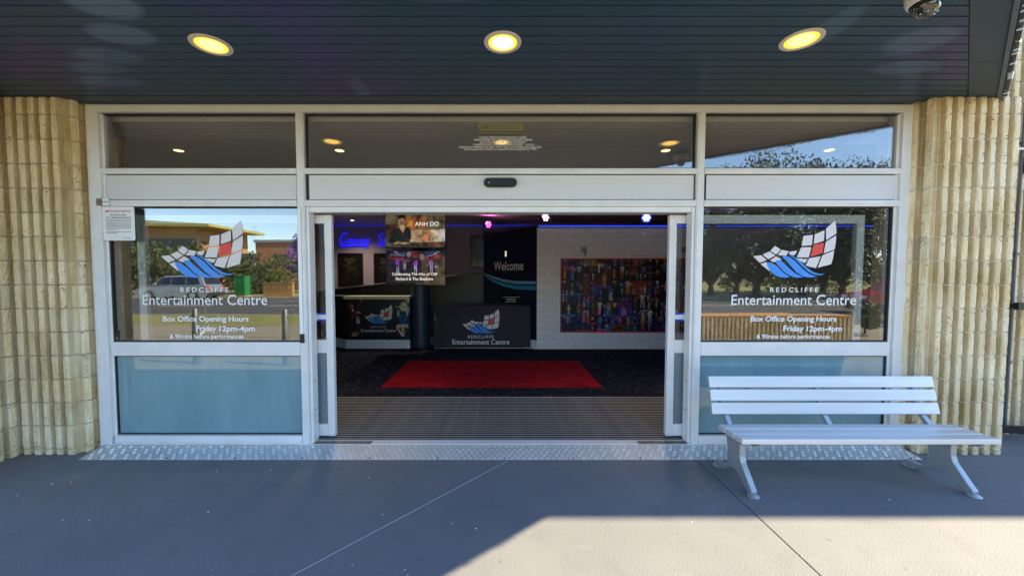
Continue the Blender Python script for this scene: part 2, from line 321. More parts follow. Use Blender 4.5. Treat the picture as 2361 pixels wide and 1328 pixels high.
# ------------------------------------------------------------------ mesh builder
class MB:
    def __init__(s): s.v = []; s.f = []; s.c = []; s.m = []
    def face(s, pts, col=(1, 1, 1), mi=0):
        i = len(s.v); s.v += [tuple(p) for p in pts]; s.f.append(tuple(range(i, i+len(pts)))); s.c.append(col); s.m.append(mi)
    def hull(s, ring_list, cap=True, mi=0, closed=True):
        base = len(s.v); n = len(ring_list[0])
        for r in ring_list: s.v += [tuple(p) for p in r]
        for k in range(len(ring_list)-1):
            for i in range(n if closed else n-1):
                a = base+k*n+i; b = base+k*n+(i+1) % n
                s.f.append((a, b, b+n, a+n)); s.c.append((1, 1, 1)); s.m.append(mi)
        if cap:
            s.f.append(tuple(base+i for i in reversed(range(n)))); s.c.append((1, 1, 1)); s.m.append(mi)
            s.f.append(tuple(base+(len(ring_list)-1)*n+i for i in range(n))); s.c.append((1, 1, 1)); s.m.append(mi)
        return s
    def box(s, x0, x1, y0, y1, z0, z1, mi=0):
        s.hull([[(x0, y0, z0), (x1, y0, z0), (x1, y1, z0), (x0, y1, z0)], [(x0, y0, z1), (x1, y0, z1), (x1, y1, z1), (x0, y1, z1)]], mi=mi); return s
    def prism_y(s, poly, y0, y1, mi=0):      # poly in x,z
        s.hull([[(x, y0, z) for x, z in poly], [(x, y1, z) for x, z in poly]], mi=mi); return s
    def prism_x(s, poly, x0, x1, mi=0):      # poly in y,z
        s.hull([[(x0, y, z) for y, z in poly], [(x1, y, z) for y, z in poly]], mi=mi); return s
    def prism_z(s, poly, z0, z1, mi=0):
        s.hull([[(x, y, z0) for x, y in poly], [(x, y, z1) for x, y in poly]], mi=mi); return s
    def lathe(s, prof, n=24, cap=True, mi=0, loc=(0, 0, 0)):   # prof r,z
        s.hull([[(loc[0]+r*math.cos(2*math.pi*i/n), loc[1]+r*math.sin(2*math.pi*i/n), loc[2]+z) for i in range(n)] for r, z in prof], cap=cap, mi=mi); return s
    def tube(s, pts, r, n=8, mi=0, cap=True):
        pts = [Vector(p) for p in pts]; rings = []
        for i, p in enumerate(pts):
            d = (pts[min(i+1, len(pts)-1)]-pts[max(i-1, 0)]).normalized()
            u = d.cross(Vector((0, 0, 1)))
            if u.length < .05: u = d.cross(Vector((1, 0, 0)))
            u.normalize(); v = u.cross(d)
            rr = r[i] if isinstance(r, (list, tuple)) else r
            rings.append([p+u*rr*math.cos(2*math.pi*k/n)+v*rr*math.sin(2*math.pi*k/n) for k in range(n)])
        s.hull(rings, mi=mi, cap=cap); return s
    def mesh(s, name, mats, colors=False, smooth=False, recalc=True):
        me = bpy.data.meshes.new(name); me.from_pydata(s.v, [], s.f)
        for m in (mats if isinstance(mats, (list, tuple)) else [mats]): me.materials.append(m)
        for p, mi in zip(me.polygons, s.m): p.material_index = mi; p.use_smooth = smooth
        if colors:
            at_ = me.color_attributes.new('Col', 'FLOAT_COLOR', 'CORNER')
            for p, c in zip(me.polygons, s.c):
                for li in p.loop_indices: at_.data[li].color = (*c, 1)
        if recalc:
            bm = bmesh.new(); bm.from_mesh(me); bmesh.ops.recalc_face_normals(bm, faces=bm.faces); bm.to_mesh(me); bm.free()
        return me
def link(name, me, parent=None, loc=(0, 0, 0), rz=0):
    o = bpy.data.objects.new(name, me); C.objects.link(o); o.location = loc; o.rotation_euler = (0, 0, rz)
    if parent: o.parent = parent
    return o
def part(name, mb, mats, parent=None, bevel=0, smooth=False, **k):
    o = link(name, mb.mesh(name, mats, smooth=smooth), parent, **k)
    if bevel:
        b = o.modifiers.new('bevel', 'BEVEL'); b.width = bevel; b.segments = 2; b.limit_method = 'ANGLE'; b.angle_limit = R(40)
    if smooth:
        e = o.modifiers.new('split', 'EDGE_SPLIT'); e.split_angle = R(35)
    return o
def thing(name, label, cat, loc=(0, 0, 0), rz=0, group=None):
    o = bpy.data.objects.new(name, None); C.objects.link(o); o.location = loc; o.rotation_euler = (0, 0, rz); o.empty_display_size = .1
    tag(o, label, cat, group); return o
def tag(o, label, cat, group=None):
    o['label'] = label; o['category'] = cat
    if group: o['group'] = group
    return o
def struct(name, mb, mat, label=None):
    o = part(name, mb, mat); o['kind'] = 'structure'
    if label: o['label'] = label
    return o
def copy_tree(o, parent=None):
    c = o.copy(); C.objects.link(c)
    if parent: c.parent = parent
    for ch in [x for x in bpy.data.objects if x.parent == o]: copy_tree(ch, c)
    return c
def text_mesh(body, x0, x1, z0, z1, mat, place, bold=0.0, spacing=1.0):
    """flat lettering filling the box u x0..x1, v z0..z1; place(u, v) gives the world point"""
    cu = bpy.data.curves.new('lettering', 'FONT'); cu.body = body; cu.offset = bold; cu.resolution_u = 3; cu.space_character = spacing; cu.fill_mode = 'FRONT'
    ob = bpy.data.objects.new('lettering', cu); C.objects.link(ob)
    dg = bpy.context.evaluated_depsgraph_get(); dg.update()
    me = bpy.data.meshes.new_from_object(ob.evaluated_get(dg))
    bpy.data.objects.remove(ob)
    xs = [v.co.x for v in me.vertices]; ys = [v.co.y for v in me.vertices]
    a, b, c, d = min(xs), max(xs), min(ys), max(ys)
    for v in me.vertices:
        v.co = place(x0+(v.co.x-a)/(b-a)*(x1-x0), z0+(v.co.y-c)/(d-c)*(z1-z0))
    me.materials.clear(); me.materials.append(mat)
    for p in me.polygons: p.material_index = 0
    return me
def lettering(body, x0, x1, z0, z1, mat, place, parent, bold=0.0, spacing=1.0):
    return link('lettering', text_mesh(body, x0, x1, z0, z1, mat, place, bold, spacing), parent)

# logo drawn once in its own units (x right, y down, as in a 1371-unit wide drawing)
TILES = [[(705,232),(797,222),(793,325),(692,330)], [(815,216),(908,176),(910,280),(811,312)], [(921,160),(1005,82),(1020,140),(1028,207),(931,275)],
 [(690,345),(790,343),(770,445),(652,442)], [(929,290),(1027,226),(1028,300),(1021,365),(915,405)],
 [(648,455),(762,462),(737,500),(690,480)], [(776,452),(888,432),(870,490),(848,550),(745,525)], [(905,422),(1018,376),(1012,440),(998,510),(866,546)],
 [(220,432),(300,422),(358,470),(290,497)], [(314,416),(378,385),(438,425),(372,463)], [(386,379),(430,330),(490,368),(448,416)],
 [(498,370),(572,384),(545,428),(462,422)], [(582,386),(652,378),(640,408),(622,424),(572,412)],
 [(300,508),(358,489),(397,582),(345,545)], [(388,474),(448,432),(505,466),(440,492)], [(515,525),(560,548),(590,590),(540,555)]]
TILE_RED = [(808,324),(912,298),(902,402),(785,440)]
WAVES = [[(357,508),(366,496),(385,492),(412,498),(470,540),(540,602),(596,638),(560,644),(520,642),(470,628),(420,598),(380,550)],
 [(442,486),(452,474),(475,470),(502,478),(560,530),(645,600),(728,640),(680,644),(640,640),(590,620),(540,590),(480,528)],
 [(507,446),(520,433),(545,429),(578,440),(645,486),(720,560),(795,612),(860,634),(810,641),(760,640),(715,625),(655,588),(590,520),(545,470)],
 [(568,418),(612,428),(680,472),(755,545),(830,592),(885,606),(938,606),(905,618),(850,616),(785,592),(705,525),(630,452)]]
def logo(parent, place, k=1):
    """place(u, v) with u, v in drawing units; k = out-of-plane step per layer (place has third argument)"""
    t = MB()
    for q in TILES: t.face([place(x, y, 0) for x, y in q])
    link('logo_tiles', t.mesh('logo_tiles', M['tile_vinyl'], recalc=False), parent)
    t = MB(); t.face([place(x, y, 0) for x, y in TILE_RED]); link('logo_red_tile', t.mesh('logo_red_tile', M['red_vinyl'], recalc=False), parent)
    t = MB()
    for i, q in enumerate(WAVES): t.face([place(x, y, 1+i*.3) for x, y in q])
    link('logo_waves', t.mesh('logo_waves', M['blue_vinyl'], recalc=False), parent)

# ------------------------------------------------------------------ setting: ground, forecourt, street
struct('ground', MB().box(-400, 400, -500, 200, -.6, -.25), M['grass'])
struct('forecourt', MB().box(-60, 60, -8.9, -2.9, -.30, -.006), pm('brown_concrete', (.25, .22, .165), .9, var=.1, vscale=2, bump=.3, bscale=100))
struct('verge', MB().box(-90, 90, -12.4, -8.902, -.3, -.01), M['grass'])
struct('road', MB().box(-120, 120, -24.9, -12.4, -.3, -.12), M['asphalt'])
struct('kerb', MB().box(-120, 120, -12.55, -12.402, -.28, -.004), M['path'])
struct('far_verge', MB().box(-120, 120, -40, -25.06, -.3, 0), M['grass'])
struct('far_kerb', MB().box(-120, 120, -25.06, -24.9, -.28, .004), M['path'])
struct('far_footpath', MB().box(-120, 120, -29.2, -27.4, -.2, .006), M['path'])
mk = MB()
for i in range(-12, 9): mk.box(i*6.0-1.5, i*6.0+1.5, -18.75, -18.63, -.118, -.114)
mk.box(-120, 120, -22.6, -22.5, -.118, -.114)
o = struct('road_marking', mk, M['paint_white'])
mk = MB()
for x in (-9, -4.2): mk.hull([[(x, -8.2, -.004), (x+.1, -8.2, -.004), (x+2.6, -4.2, -.004), (x+2.5, -4.2, -.004)], [(x, -8.2, 0), (x+.1, -8.2, 0), (x+2.6, -4.2, 0), (x+2.5, -4.2, 0)]])
struct('parking_marking', mk, M['paint_white'])

# painted concrete slabs with joints
pav = bpy.data.objects.new('pavement', None); C.objects.link(pav); pav['kind'] = 'structure'
part('joint_bed', MB().box(-7, 9, -2.9, .6, -.3, -.016), M['slab_gap'], pav)
g = .0035
# diagonal joint from (0.04,-0.3) through (-1.12,-1.57); straight joint at x = 1.71
dj = lambda y: .041+(y+.30)*(1.16/1.273)
yb, yf = .5, -2.9
def slab(poly, nm='slab'):
    o = part(nm, MB().prism_z(poly, -.25, 0), M['slab'], pav, bevel=.003); return o
slab([(-7, yf), (dj(yf)-g, yf), (dj(-.26)-g, -.26), (dj(-.26)-g, yb), (-7, yb)])
slab([(dj(yf)+g, yf), (1.71-g, yf), (1.71-g, yb), (dj(-.26)+g, yb), (dj(-.26)+g, -.26)])
slab([(1.71+g, yf), (9, yf), (9, yb), (1.71+g, yb)])
# the painted-over bead of sealant along the diagonal joint
part('sealant_bead', MB().tube([(dj(y)+random.uniform(-.002, .002), y, .0005) for y in [-.27-.1*i for i in range(27)]], .0045, 6), pm('grey_sealant', (.24, .25, .27), .6), pav)
# chips of paint and specks of debris on the slab
spk = MB()
spec_px = [(145,1199),(205,1199),(124,1070),(480,1180),(340,1065),(500,1085),(625,1083),(850,1101),(882,1186),(812,1301),(1097,1218),(1042,1206),(1655,1141),(1610,1141),(2050,1151),(1595,1202),(488,1316),(165,1315),(934,1314),(940,1325),(2168,1219),(1940,1090),(120,1115),(165,1112),(40,1142)]
for px, py in spec_px:
    r = ray(px, py); t = -CH/r[2]; x, y = r[0]*t, -DC+r[1]*t; s = random.uniform(.003, .0065)
    a = [random.uniform(0, 6.28) for _ in range(5)]; a.sort()
    spk.hull([[(x+s*math.cos(q)*1.3, y+s*math.sin(q), .0005) for q in a], [(x+.5*s*math.cos(q), y+.5*s*math.sin(q), .003) for q in a]])
o = part('paint_chips', spk, M['white_vinyl'], pav); o['kind'] = 'stuff'

# ------------------------------------------------------------------ fluted block masonry
def block_mesh(nr, h, seed, depth=.09, joint='mortar'):
    rnd = random.Random(seed); P = .0985; t = MB()
    xs = []
    for i in range(nr):
        b = i*P
        xs += [(b+.000, 0, 0), (b+.0225, 0, 0), (b+.030, .036, 1), (b+.033, .045, 2), (b+.044, .046, 2), (b+.055, .047, 2), (b+.066, .046, 2), (b+.077, .045, 2), (b+.080, .036, 1), (b+.0875, 0, 0)]
    xs.append((nr*P, 0, 0))
    W = nr*P; zs = [0, .004, h*.15, h*.28, h*.42, h*.56, h*.70, h*.85, h-.009, h-.006, h+.0042]
    grid = []
    for k, z in enumerate(zs):
        row = []
        for (x, p, kind) in xs:
            e = (k == 0 or k >= len(zs)-2)
            dx = rnd.uniform(-.0008, .0008) if kind else 0
            dp = rnd.uniform(-.004, .002) if kind == 2 else 0
            row.append((x+dx, -(p+dp*(0 if e else 1))+(.008 if e else 0), z))
        grid.append(row)
    n = len(xs)
    base = 0; t.v = [q for r in grid for q in r]
    for k in range(len(zs)-1):
        for i in range(n-1):
            a = k*n+i; t.f.append((a, a+1, a+1+n, a+n)); t.c.append((1, 1, 1)); t.m.append(2 if k == len(zs)-2 else (0 if (xs[i][2] and xs[i+1][2]) else 1))
    m = len(t.v)
    t.v += [(0, depth, 0), (W, depth, 0), (0, depth, h+.0042), (W, depth, h+.0042)]
    def f(*q): t.f.append(q); t.c.append((1, 1, 1)); t.m.append(0)
    f(*([m]+[m+1]+list(reversed(range(n)))))
    top = (len(zs)-1)*n
    f(*(list(range(top, top+n))+[m+3, m+2]))
    f(m, m+2, *[k*n for k in reversed(range(len(zs)))])
    f(m+1, *[k*n+n-1 for k in range(len(zs))], m+3)
    f(m, m+1, m+3, m+2)
    return t.mesh('block', [M['block'], M['block_smooth'], M[joint]])
_bc = {}
def bmesh_for(nr, h, var, joint):
    key = (nr, round(h, 3), var, joint)
    if key not in _bc: _bc[key] = block_mesh(nr, h, len(_bc)*37+5, joint=joint)
    return _bc[key]
CO, BH = .209, .2045
def courses(z0, ztop, first):
    z = z0; out = []
    if first > .01: out.append((z0, first-.0045)); z += first
    while z < ztop-.02:
        out.append((z, min(BH, ztop-z))); z += CO
    return out
rb = random.Random(3)
def block_face(parent, x, y, rz, ribs, z0, ztop, first=.06, full=4, joint='mortar'):
    """a fluted face starting at x, y, running along direction rz; its front is the side at right angles clockwise"""
    ux, uy = math.cos(rz), math.sin(rz)
    for ci, (z, h) in enumerate(courses(z0, ztop, first)):
        k = 0; odd = ci % 2
        while k < ribs:
            n = min(full if not (k == 0 and odd) else full//2, ribs-k)
            off = k*.0985
            link('block', bmesh_for(n, h, rb.randrange(4), joint), parent, (x+ux*off, y+uy*off, z), rz); k += n
SOF = 3.13
pl = thing('fluted_block_pier', 'fluted cream split-face block pier at the far left of the entrance', 'pier', (-4.0, 0, 0))
pr = thing('fluted_block_pier', 'fluted cream split-face block pier behind the right end of the bench', 'pier', (4.1, 0, 0))
def local(parent, fn):     # build in world coordinates and keep them under a moved parent
    before = set(bpy.data.objects); fn()
    for o in set(bpy.data.objects)-before:
        if o.parent == parent: o.location = o.location-parent.location
def left_pier():
    block_face(pl, -4.385, -.125, 0, 6, 0, SOF, joint='mortar_stained')                      # front, x -4.385 .. -3.794
    block_face(pl, -3.794, -.125, R(62), 2, 0, SOF, full=2, joint='mortar_stained')          # return to the frame
    block_face(pl, -4.33, -.95, R(90), 8, 0, SOF, joint='mortar_stained')                    # wall coming towards the viewer
    part('mortar', MB().prism_z([(-4.6, -.112), (-3.80, -.112), (-3.712, .06), (-3.712, .3), (-4.6, .3)], 0, SOF-.003), M['mortar'], pl)
    part('mortar', MB().box(-4.5, -4.342, -.94, -.113, 0, SOF-.004), M['mortar'], pl)
local(pl, left_pier)
def right_pier():
    block_face(pr, 3.70, .03, R(-62), 2, 0, SOF, full=2)
    block_face(pr, 3.795, -.125, 0, 7, 0, SOF)                       # x 3.795 .. 4.485
    block_face(pr, 4.485, -.10, R(90), 4, 0, SOF)
    part('mortar', MB().prism_z([(3.80, -.112), (4.475, -.112), (4.475, .33), (3.712, .33), (3.712, .06)], 0, SOF-.003), M['mortar'], pr)
local(pr, right_pier)
wr = thing('block_wall', 'recessed cream fluted block wall with pipes at the far right edge', 'wall', (6, .35, 0))
def right_wall():
    block_face(wr, 4.56, .33, 0, 12, 0, 3.9, first=.13)
    part('mortar', MB().box(4.50, 5.8, .343, .6, 0, 3.9), M['mortar'], wr)
    part('wall_body', MB().box(5.80, 26, .33, .6, 0, 3.9), M['parapet'], wr)
    part('upper_wall', MB().box(-14, 26, .36, .7, 3.91, 6.0), M['parapet'], wr)
local(wr, right_wall)
struct('side_wall', MB().box(-14, -4.61, -.11, .3, 0, 3.9), M['parapet'])

# ------------------------------------------------------------------ aluminium shopfront
fr = thing('shopfront', 'white aluminium shopfront with transom windows, header panels and side windows', 'shopfront', (0, 0, .04))
FT, X0, XM = 3.115, 3.71, 1.80
def fb(name, x0, x1, z0, z1, y0=-.03, y1=.09, mat='alu', bevel=.003): return part(name, MB().box(x0, x1, y0, y1, z0-.04, z1-.04), M[mat], fr, bevel=bevel)
for s in (-1, 1):
    a, b = sorted((s*X0, s*3.60)); fb('jamb', a, b, .04, FT)
    a, b = sorted((s*3.60, s*3.575)); fb('jamb_liner', a, b, .10, FT-.07, -.005, .08)
    a, b = sorted((s*1.835, s*1.765)); fb('mullion', a, b, .04, FT-.062, -.028, .088)
    a, b = sorted((s*1.795, s*1.775)); fb('mullion_cap', a, b, .05, FT-.065, -.0345, -.0285, bevel=.002)
fb('head_rail', -3.598, 3.598, FT-.06, FT, -.034, .086)
fb('head_flashing', -3.70, 3.70, FT+.001, SOF-.001, -.02, .09, 'panel')
spans = [(-3.598, -1.837, 'left'), (-1.763, 1.763, 'mid'), (1.837, 3.598, 'right')]
for a, b, w_ in spans:
    fb('transom_bar', a, b, 2.512, 2.560, -.032, .086); fb('transom_lip', a, b, 2.528, 2.545, -.040, -.0325, bevel=.002)
    fb('lower_transom_bar', a, b, 2.222, 2.277, -.032, .086); fb('transom_lip', a, b, 2.240, 2.258, -.040, -.0325, bevel=.002)
    fb('header_panel', a+.028, b-.012, 2.286, 2.504, -.006, .05, 'panel')
    fb('gasket', a, b, 2.278, 2.511, .001, .03, 'gasket', 0)
    fb('gasket', a+.001, b-.001, 2.561, 2.573, .005, .035, 'gasket', 0)
    fb('gasket', a+.001, b-.001, FT-.075, FT-.061, .002, .035, 'gasket', 0)
    fb('gasket', a+.001, a+.013, 2.574, FT-.076, .004, .035, 'gasket', 0); fb('gasket', b-.013, b-.001, 2.574, FT-.076, .004, .035, 'gasket', 0)
    gp = fb('transom_glass', a+.008, b-.008, 2.566, FT-.066, .016, .022, 'glass', 0)
    if w_ == 'mid': TG = gp
PANES = {}
for s in (-1, 1):
    a, b = (-3.574, -1.837) if s < 0 else (1.837, 3.574)
    fb('sill', a, b, .045, .118, -.032, .086); fb('sill_lip', a, b, .06, .075, -.042, -.0325, bevel=.002)
    fb('mid_rail', a, b, .862, .988, -.026, .086)
    for z0, z1 in ((.119, .861), (.989, 2.221)):
        fb('gasket', a, b, z0, z0+.010, .002, .03, 'gasket', 0); fb('gasket', a, b, z1-.010, z1, .002, .03, 'gasket', 0)
        fb('gasket', a, a+.012, z0+.011, z1-.011, .002, .03, 'gasket', 0); fb('gasket', b-.012, b, z0+.011, z1-.011, .002, .03, 'gasket', 0)
    fb('frosted_pane', a+.006, b-.006, .124, .856, .014, .020, 'frost', 0)
    PANES[s] = fb('window_pane', a+.006, b-.006, .994, 2.216, .014, .020, 'glass', 0)
    # deeper door post behind the mullion
    c, d = sorted((s*1.762, s*1.735)); fb('door_post', c, d, .045, 2.221, -.018, .085)
    for z in (.35, .62): part('screw', MB().box(s*1.733-.004, s*1.733+.004, .02, .028, z-.044, z-.036), M['black_plastic'], fr)
fb('door_head', -1.734, 1.734, 2.172, 2.221, -.012, .03)
fb('door_head_track', -1.734, 1.734, 2.180, 2.221, .031, .19, 'alu')
fb('threshold', -3.70, 3.70, .012, .044, -.045, .052, 'alu')
fb('worn_strip', -1.73, -1.20, .0445, .049, -.043, .02, 'dirt', 0); fb('worn_strip', 1.28, 1.73, .0445, .049, -.043, .02, 'dirt', 0)
fb('latch_block', -1.828, -1.792, .985, 1.065, -.052, -.0345, 'gasket')
fb('edge_strip', -1.833, -1.802, 1.066, 2.2, -.040, -.0286, 'white_vinyl')

# lettering on the windows (drawn from the left window, repeated on the right)
YF = .0125
def win_place(dx):
    def pl_(u, v, k=0):
        x, z = at(320+u/4.284, 490+v/4.284, YF); return (x+dx, YF-.0006*k, z-.04)
    return pl_
for s, dx in ((-1, 0), (1, at(1743+190, 508, 0)[0]-at(365+190, 508, 0)[0]-.01)):
    p = win_place(dx); pane = PANES[s]
    logo(pane, p)
    def L(body, u0, u1, v0, v1, bold, sp=1.0, mat='white_vinyl'):
        lettering(body, u0, u1, -v1, -v0, M[mat], lambda u, v: p(u, -v, 0), pane, bold, sp)
    L('REDCLIFFE', 411, 886, 740, 787, .008, 1.45)
    L('Entertainment Centre', 36, 1268, 812, 914, .004)
    L('Box Office Opening Hours', 238, 1085, 1022, 1092, .024, .97)
    L('Friday', 567, 770, 1116, 1190, .024, .97); L('12pm-4pm', 797, 1148, 1118, 1190, .024, .97)
    L('& 90mins before performances', 307, 1037, 1202, 1258, .018, .97)
def tp(u, v): x, z = at(u, v, .0145); return (x, .0145, z-.04)
for body, x0, x1, y0, y1, bo in [('LICENSEE: MORETON BAY REGIONAL COUNCIL', 1104, 1215, 314.5, 320, .0), ('MAIN PREMISES: REDCLIFFE ENTERTAINMENT CENTRE', 1093, 1228, 320.7, 326, .0),
    ('PRINCIPLE ACTIVITY: ENTERTAINMENT', 1107, 1212, 326.5, 331.5, .0), ('TRADING HOURS: 10:00AM - 12:00AM MONDAY - SUNDAY', 1091, 1233, 331.9, 336.6, .0),
    ("(excluding Christmas Day, New Year's Eve, Good Friday and Anzac Day,", 1058, 1249, 336.6, 343, .0), ('the trading hours of which are prescribed in the Liquor Act 1992)', 1069, 1238, 342, 348, .0)]:
    lettering(body, x0, x1, -y1, -y0, M['white_vinyl'], lambda u, v: tp(u, -v), TG, bo, .95)
# small gold sticker in the corner of the left window
st = MB(); q = [at(x, y, YF) for x, y in ((256, 763), (276, 763), (276, 785), (256, 785))]; st.face([(x, YF, z-.04) for x, z in q])
sk = link('sticker', st.mesh('sticker', M['black_print'], recalc=False), PANES[-1]); sk['label'] = 'small black and gold security sticker'
st = MB()
for tri in ([(257, 783), (275, 783), (266, 778)], [(265, 765), (270, 770), (262, 777), (259, 776)], [(264, 773), (272, 778), (268, 780)]):
    q = [at(x, y, YF) for x, y in tri]; st.face([(x, YF-.0006, z-.04) for x, z in q])
link('sticker', st.mesh('sticker', M['gold_sticker'], recalc=False), PANES[-1])

# sliding doors, open behind the side windows
def door(s):
    d = thing('sliding_door', ('left' if s < 0 else 'right')+' white framed sliding glass door standing open beside the entrance', 'door', (s*2.42, .13, .05), group='open sliding doors')
    inner, outer = s*1.588, s*3.42
    def db(nm, xa, xb, z0, z1, y0=.105, y1=.155, mat='alu', bevel=.003):
        a, b = sorted((xa, xb)); return part(nm, MB().box(a-s*2.42, b-s*2.42, y0-.13, y1-.13, z0-.05, z1-.05), M[mat], d, bevel=bevel)
    db('stile', inner, inner+s*.068, .06, 2.166); db('stile', outer, outer-s*.07, .06, 2.166)
    a, b = inner+s*.0685, outer-s*.0705
    db('top_rail', a, b, 2.085, 2.165); db('mid_rail', a, b, .862, .985); db('bottom_rail', a, b, .062, .175)
    gp = db('glass_pane', a, b, .9855, 2.0845, .127, .133, 'glass_door', 0)
    db('frosted_pane', a, b, .1755, .8615, .127, .133, 'frost_grey', 0)
    # arrow sticker
    x0, x1, zc = inner+s*.070, inner+s*.165, at(735, 731, .12)[1]-.05
    yy = .1265-.13
    rect = MB(); rect.face([(x-s*2.42, yy, z) for x, z in ((x0, zc-.040), (x1+s*.03, zc-.040), (x1+s*.03, zc+.040), (x0, zc+.040))])
    link('arrow_sticker', rect.mesh('arrow_sticker', M['arrow_blue'], recalc=False), gp, (0, 0, 0))
    ar = MB(); ar.face([(x-s*2.42, yy-.0006, z) for x, z in ((x0, zc-.022), (x1-s*.01, zc-.022), (x1-s*.01, zc-.038), (x1+s*.028, zc), (x1-s*.01, zc+.038), (x1-s*.01, zc+.022), (x0, zc+.022))])
    link('arrow_sticker', ar.mesh('arrow_sticker', M['arrow_white'], recalc=False), gp)
    return d
door(-1); door(1)

# door sensor on the header
sx0, sz0 = at(1115, 410, -.04); sx1, sz1 = at(1192, 430, -.04)
sn = thing('door_sensor', 'black pill-shaped motion sensor in the middle of the white header panel', 'sensor', ((sx0+sx1)/2, -.007, (sz0+sz1)/2))
W2, H2 = (sx1-sx0)/2, (sz0-sz1)/2
def pill(w, h, n=10):
    out = []
    for c, a0 in ((w-h, -90), (-(w-h), 90)):
        for i in range(n+1):
            a = R(a0+180*i/n); out.append((c+h*math.cos(a), h*math.sin(a)))
    return out
part('housing', MB().hull([[(x, 0, z) for x, z in pill(W2, H2)], [(x, -.03, z) for x, z in pill(W2, H2)], [(x, -.045, z) for x, z in pill(W2*.95, H2*.82)]]), M['black_plastic'], sn, smooth=True)
part('lens', MB().lathe([(.006, 0), (.006, .004), (.003, .006)], 12), M['steel'], sn).matrix_local = Matrix.Translation((-W2*.68, -.045, -.008)) @ Matrix.Rotation(R(90), 4, 'X')
part('lower_lip', MB().box(-W2*.75, W2*.72, -.043, -.01, -H2*1.08, -H2*.93), M['gasket'], sn)

# notice and asset tag
nx0, nz1 = at(236, 477, -.034); nx1, nz0 = at(313, 555, -.034)
no = thing('notice_sign', 'white camera surveillance notice with red heading in the left window corner', 'sign', ((nx0+nx1)/2, -.034, nz0))
def rrect(x0, x1, z0, z1, r, n=5):
    out = []
    for cx, cz, a0 in ((x1-r, z1-r, 0), (x0+r, z1-r, 90), (x0+r, z0+r, 180), (x1-r, z0+r, 270)):
        for i in range(n+1): a = R(a0+90*i/n); out.append((cx+r*math.cos(a), cz+r*math.sin(a)))
    return out
nw, nh = (nx1-nx0)/2, nz1-nz0
part('board', MB().prism_y(rrect(-nw, nw, 0, nh, .018), -.004, 0), M['white_sign'], no)
part('mounting_pad', MB().box(-nw*.7, nw*.7, .0005, .045, .06, nh-.05), M['white_sign'], no)
np_ = lambda u, v: (u, -.0047, v)
lettering('IMPORTANT NOTICE', -nw*.80, nw*.78, nh*.83, nh*.90, M['sign_red'], np_, no, .02)
lettering('THIS AREA IS UNDER', -nw*.55, nw*.52, nh*.73, nh*.78, M['ink'], np_, no, .02)
lettering('CCTV CAMERA SURVEILLANCE', -nw*.80, nw*.78, nh*.65, nh*.70, M['ink'], np_, no, .02)
tl = MB(); rn = random.Random(5)
for i in range(12):
    if i == 9: continue
    z = nh*(.60-.035*i); x = -nw*.79; end = nw*(.78 if i not in (8, 11) else -.1)
    while x < end-.006:
        ln = rn.uniform(.006, .022); tl.face([(x, -.0046, z), (min(x+ln, end), -.0046, z), (min(x+ln, end), -.0046, z+.0042), (x, -.0046, z+.0042)]); x += ln+.004
link('small_print', tl.mesh('small_print', M['ink'], recalc=False), no)
lettering('Moreton Bay', nw*.25, nw*.68, nh*.06, nh*.095, M['ink'], np_, no, .02)
tx0, tz1 = at(222, 458, -.042); tx1, tz0 = at(252, 474, -.042)
tgo = thing('asset_tag', 'small brown and white numbered tag stuck on the left end of the transom bar', 'tag', (tx0, -.042, tz0))
part('plate', MB().prism_y(rrect(.056, tx1-tx0, 0, tz1-tz0, .008), -.003, .001), M['white_sign'], tgo)
part('brown_tape', MB().box(0, .055, -.003, .001, 0, tz1-tz0), M['tape_brown'], tgo)
lettering('RR26001', .03, tx1-tx0-.004, (tz1-tz0)*.42, (tz1-tz0)*.62, M['ink'], lambda u, v: (u, -.0037, v), tgo, .02)

# ------------------------------------------------------------------ chequer plate ramp
rp = thing('threshold_ramp', 'silver chequer plate ramp running along the foot of the entrance', 'ramp', (0, -.15, 0))
def rz_(y): return .004+(.036)*(y+.26)/.215         # y world -.26..-.045
ya, yb2, xe = -.26, -.046, 3.67
part('plate', MB().prism_x([(ya+.15, .001), (yb2+.15, .001), (yb2+.15, rz_(yb2)), (ya+.15, rz_(ya))], -xe, xe), M['plate'], rp, bevel=.001)
tr = MB(); pit = .052; sl = (rz_(yb2)-rz_(ya))/(yb2-ya)
nrow = 5
for r_ in range(nrow):
    yc = ya+.020+r_*(yb2-ya-.03)/(nrow-.5)
    for i in range(int(2*xe/pit)):
        xc = -xe+.03+i*pit+(pit/2 if r_ % 2 else 0)
        if xc > xe-.02: continue
        ang = R(38) if (i+r_) % 2 else R(-38)
        ca, sa = math.cos(ang), math.sin(ang)
        for k in (-1.5, -.5, .5, 1.5):
            ox, oy = -sa*k*.0095, ca*k*.0095; l = .0185-.003*abs(k); w_ = .0030
            pts = [(-l, 0), (-l*.7, -w_), (l*.7, -w_), (l, 0), (l*.7, w_), (-l*.7, w_)]
            def tr_(p, hh, sc=1): x = xc+ox+(p[0]*ca-p[1]*sa)*sc; y = yc+oy+(p[0]*sa+p[1]*ca)*sc; return (x, y+.15, rz_(y)+hh)
            tr.hull([[tr_(p, .0002) for p in pts], [tr_(p, .0026, .8) for p in pts]])
o = part('tread_bars', tr, M['plate_bar'], rp); o['kind'] = 'stuff'
for i in range(13):
    x = -3.5+i*.59; part('bolt', MB().lathe([(.008, 0), (.008, .004), (.004, .006)], 10, loc=(x, ya+.165, rz_(ya+.015))), M['black_plastic'], rp)

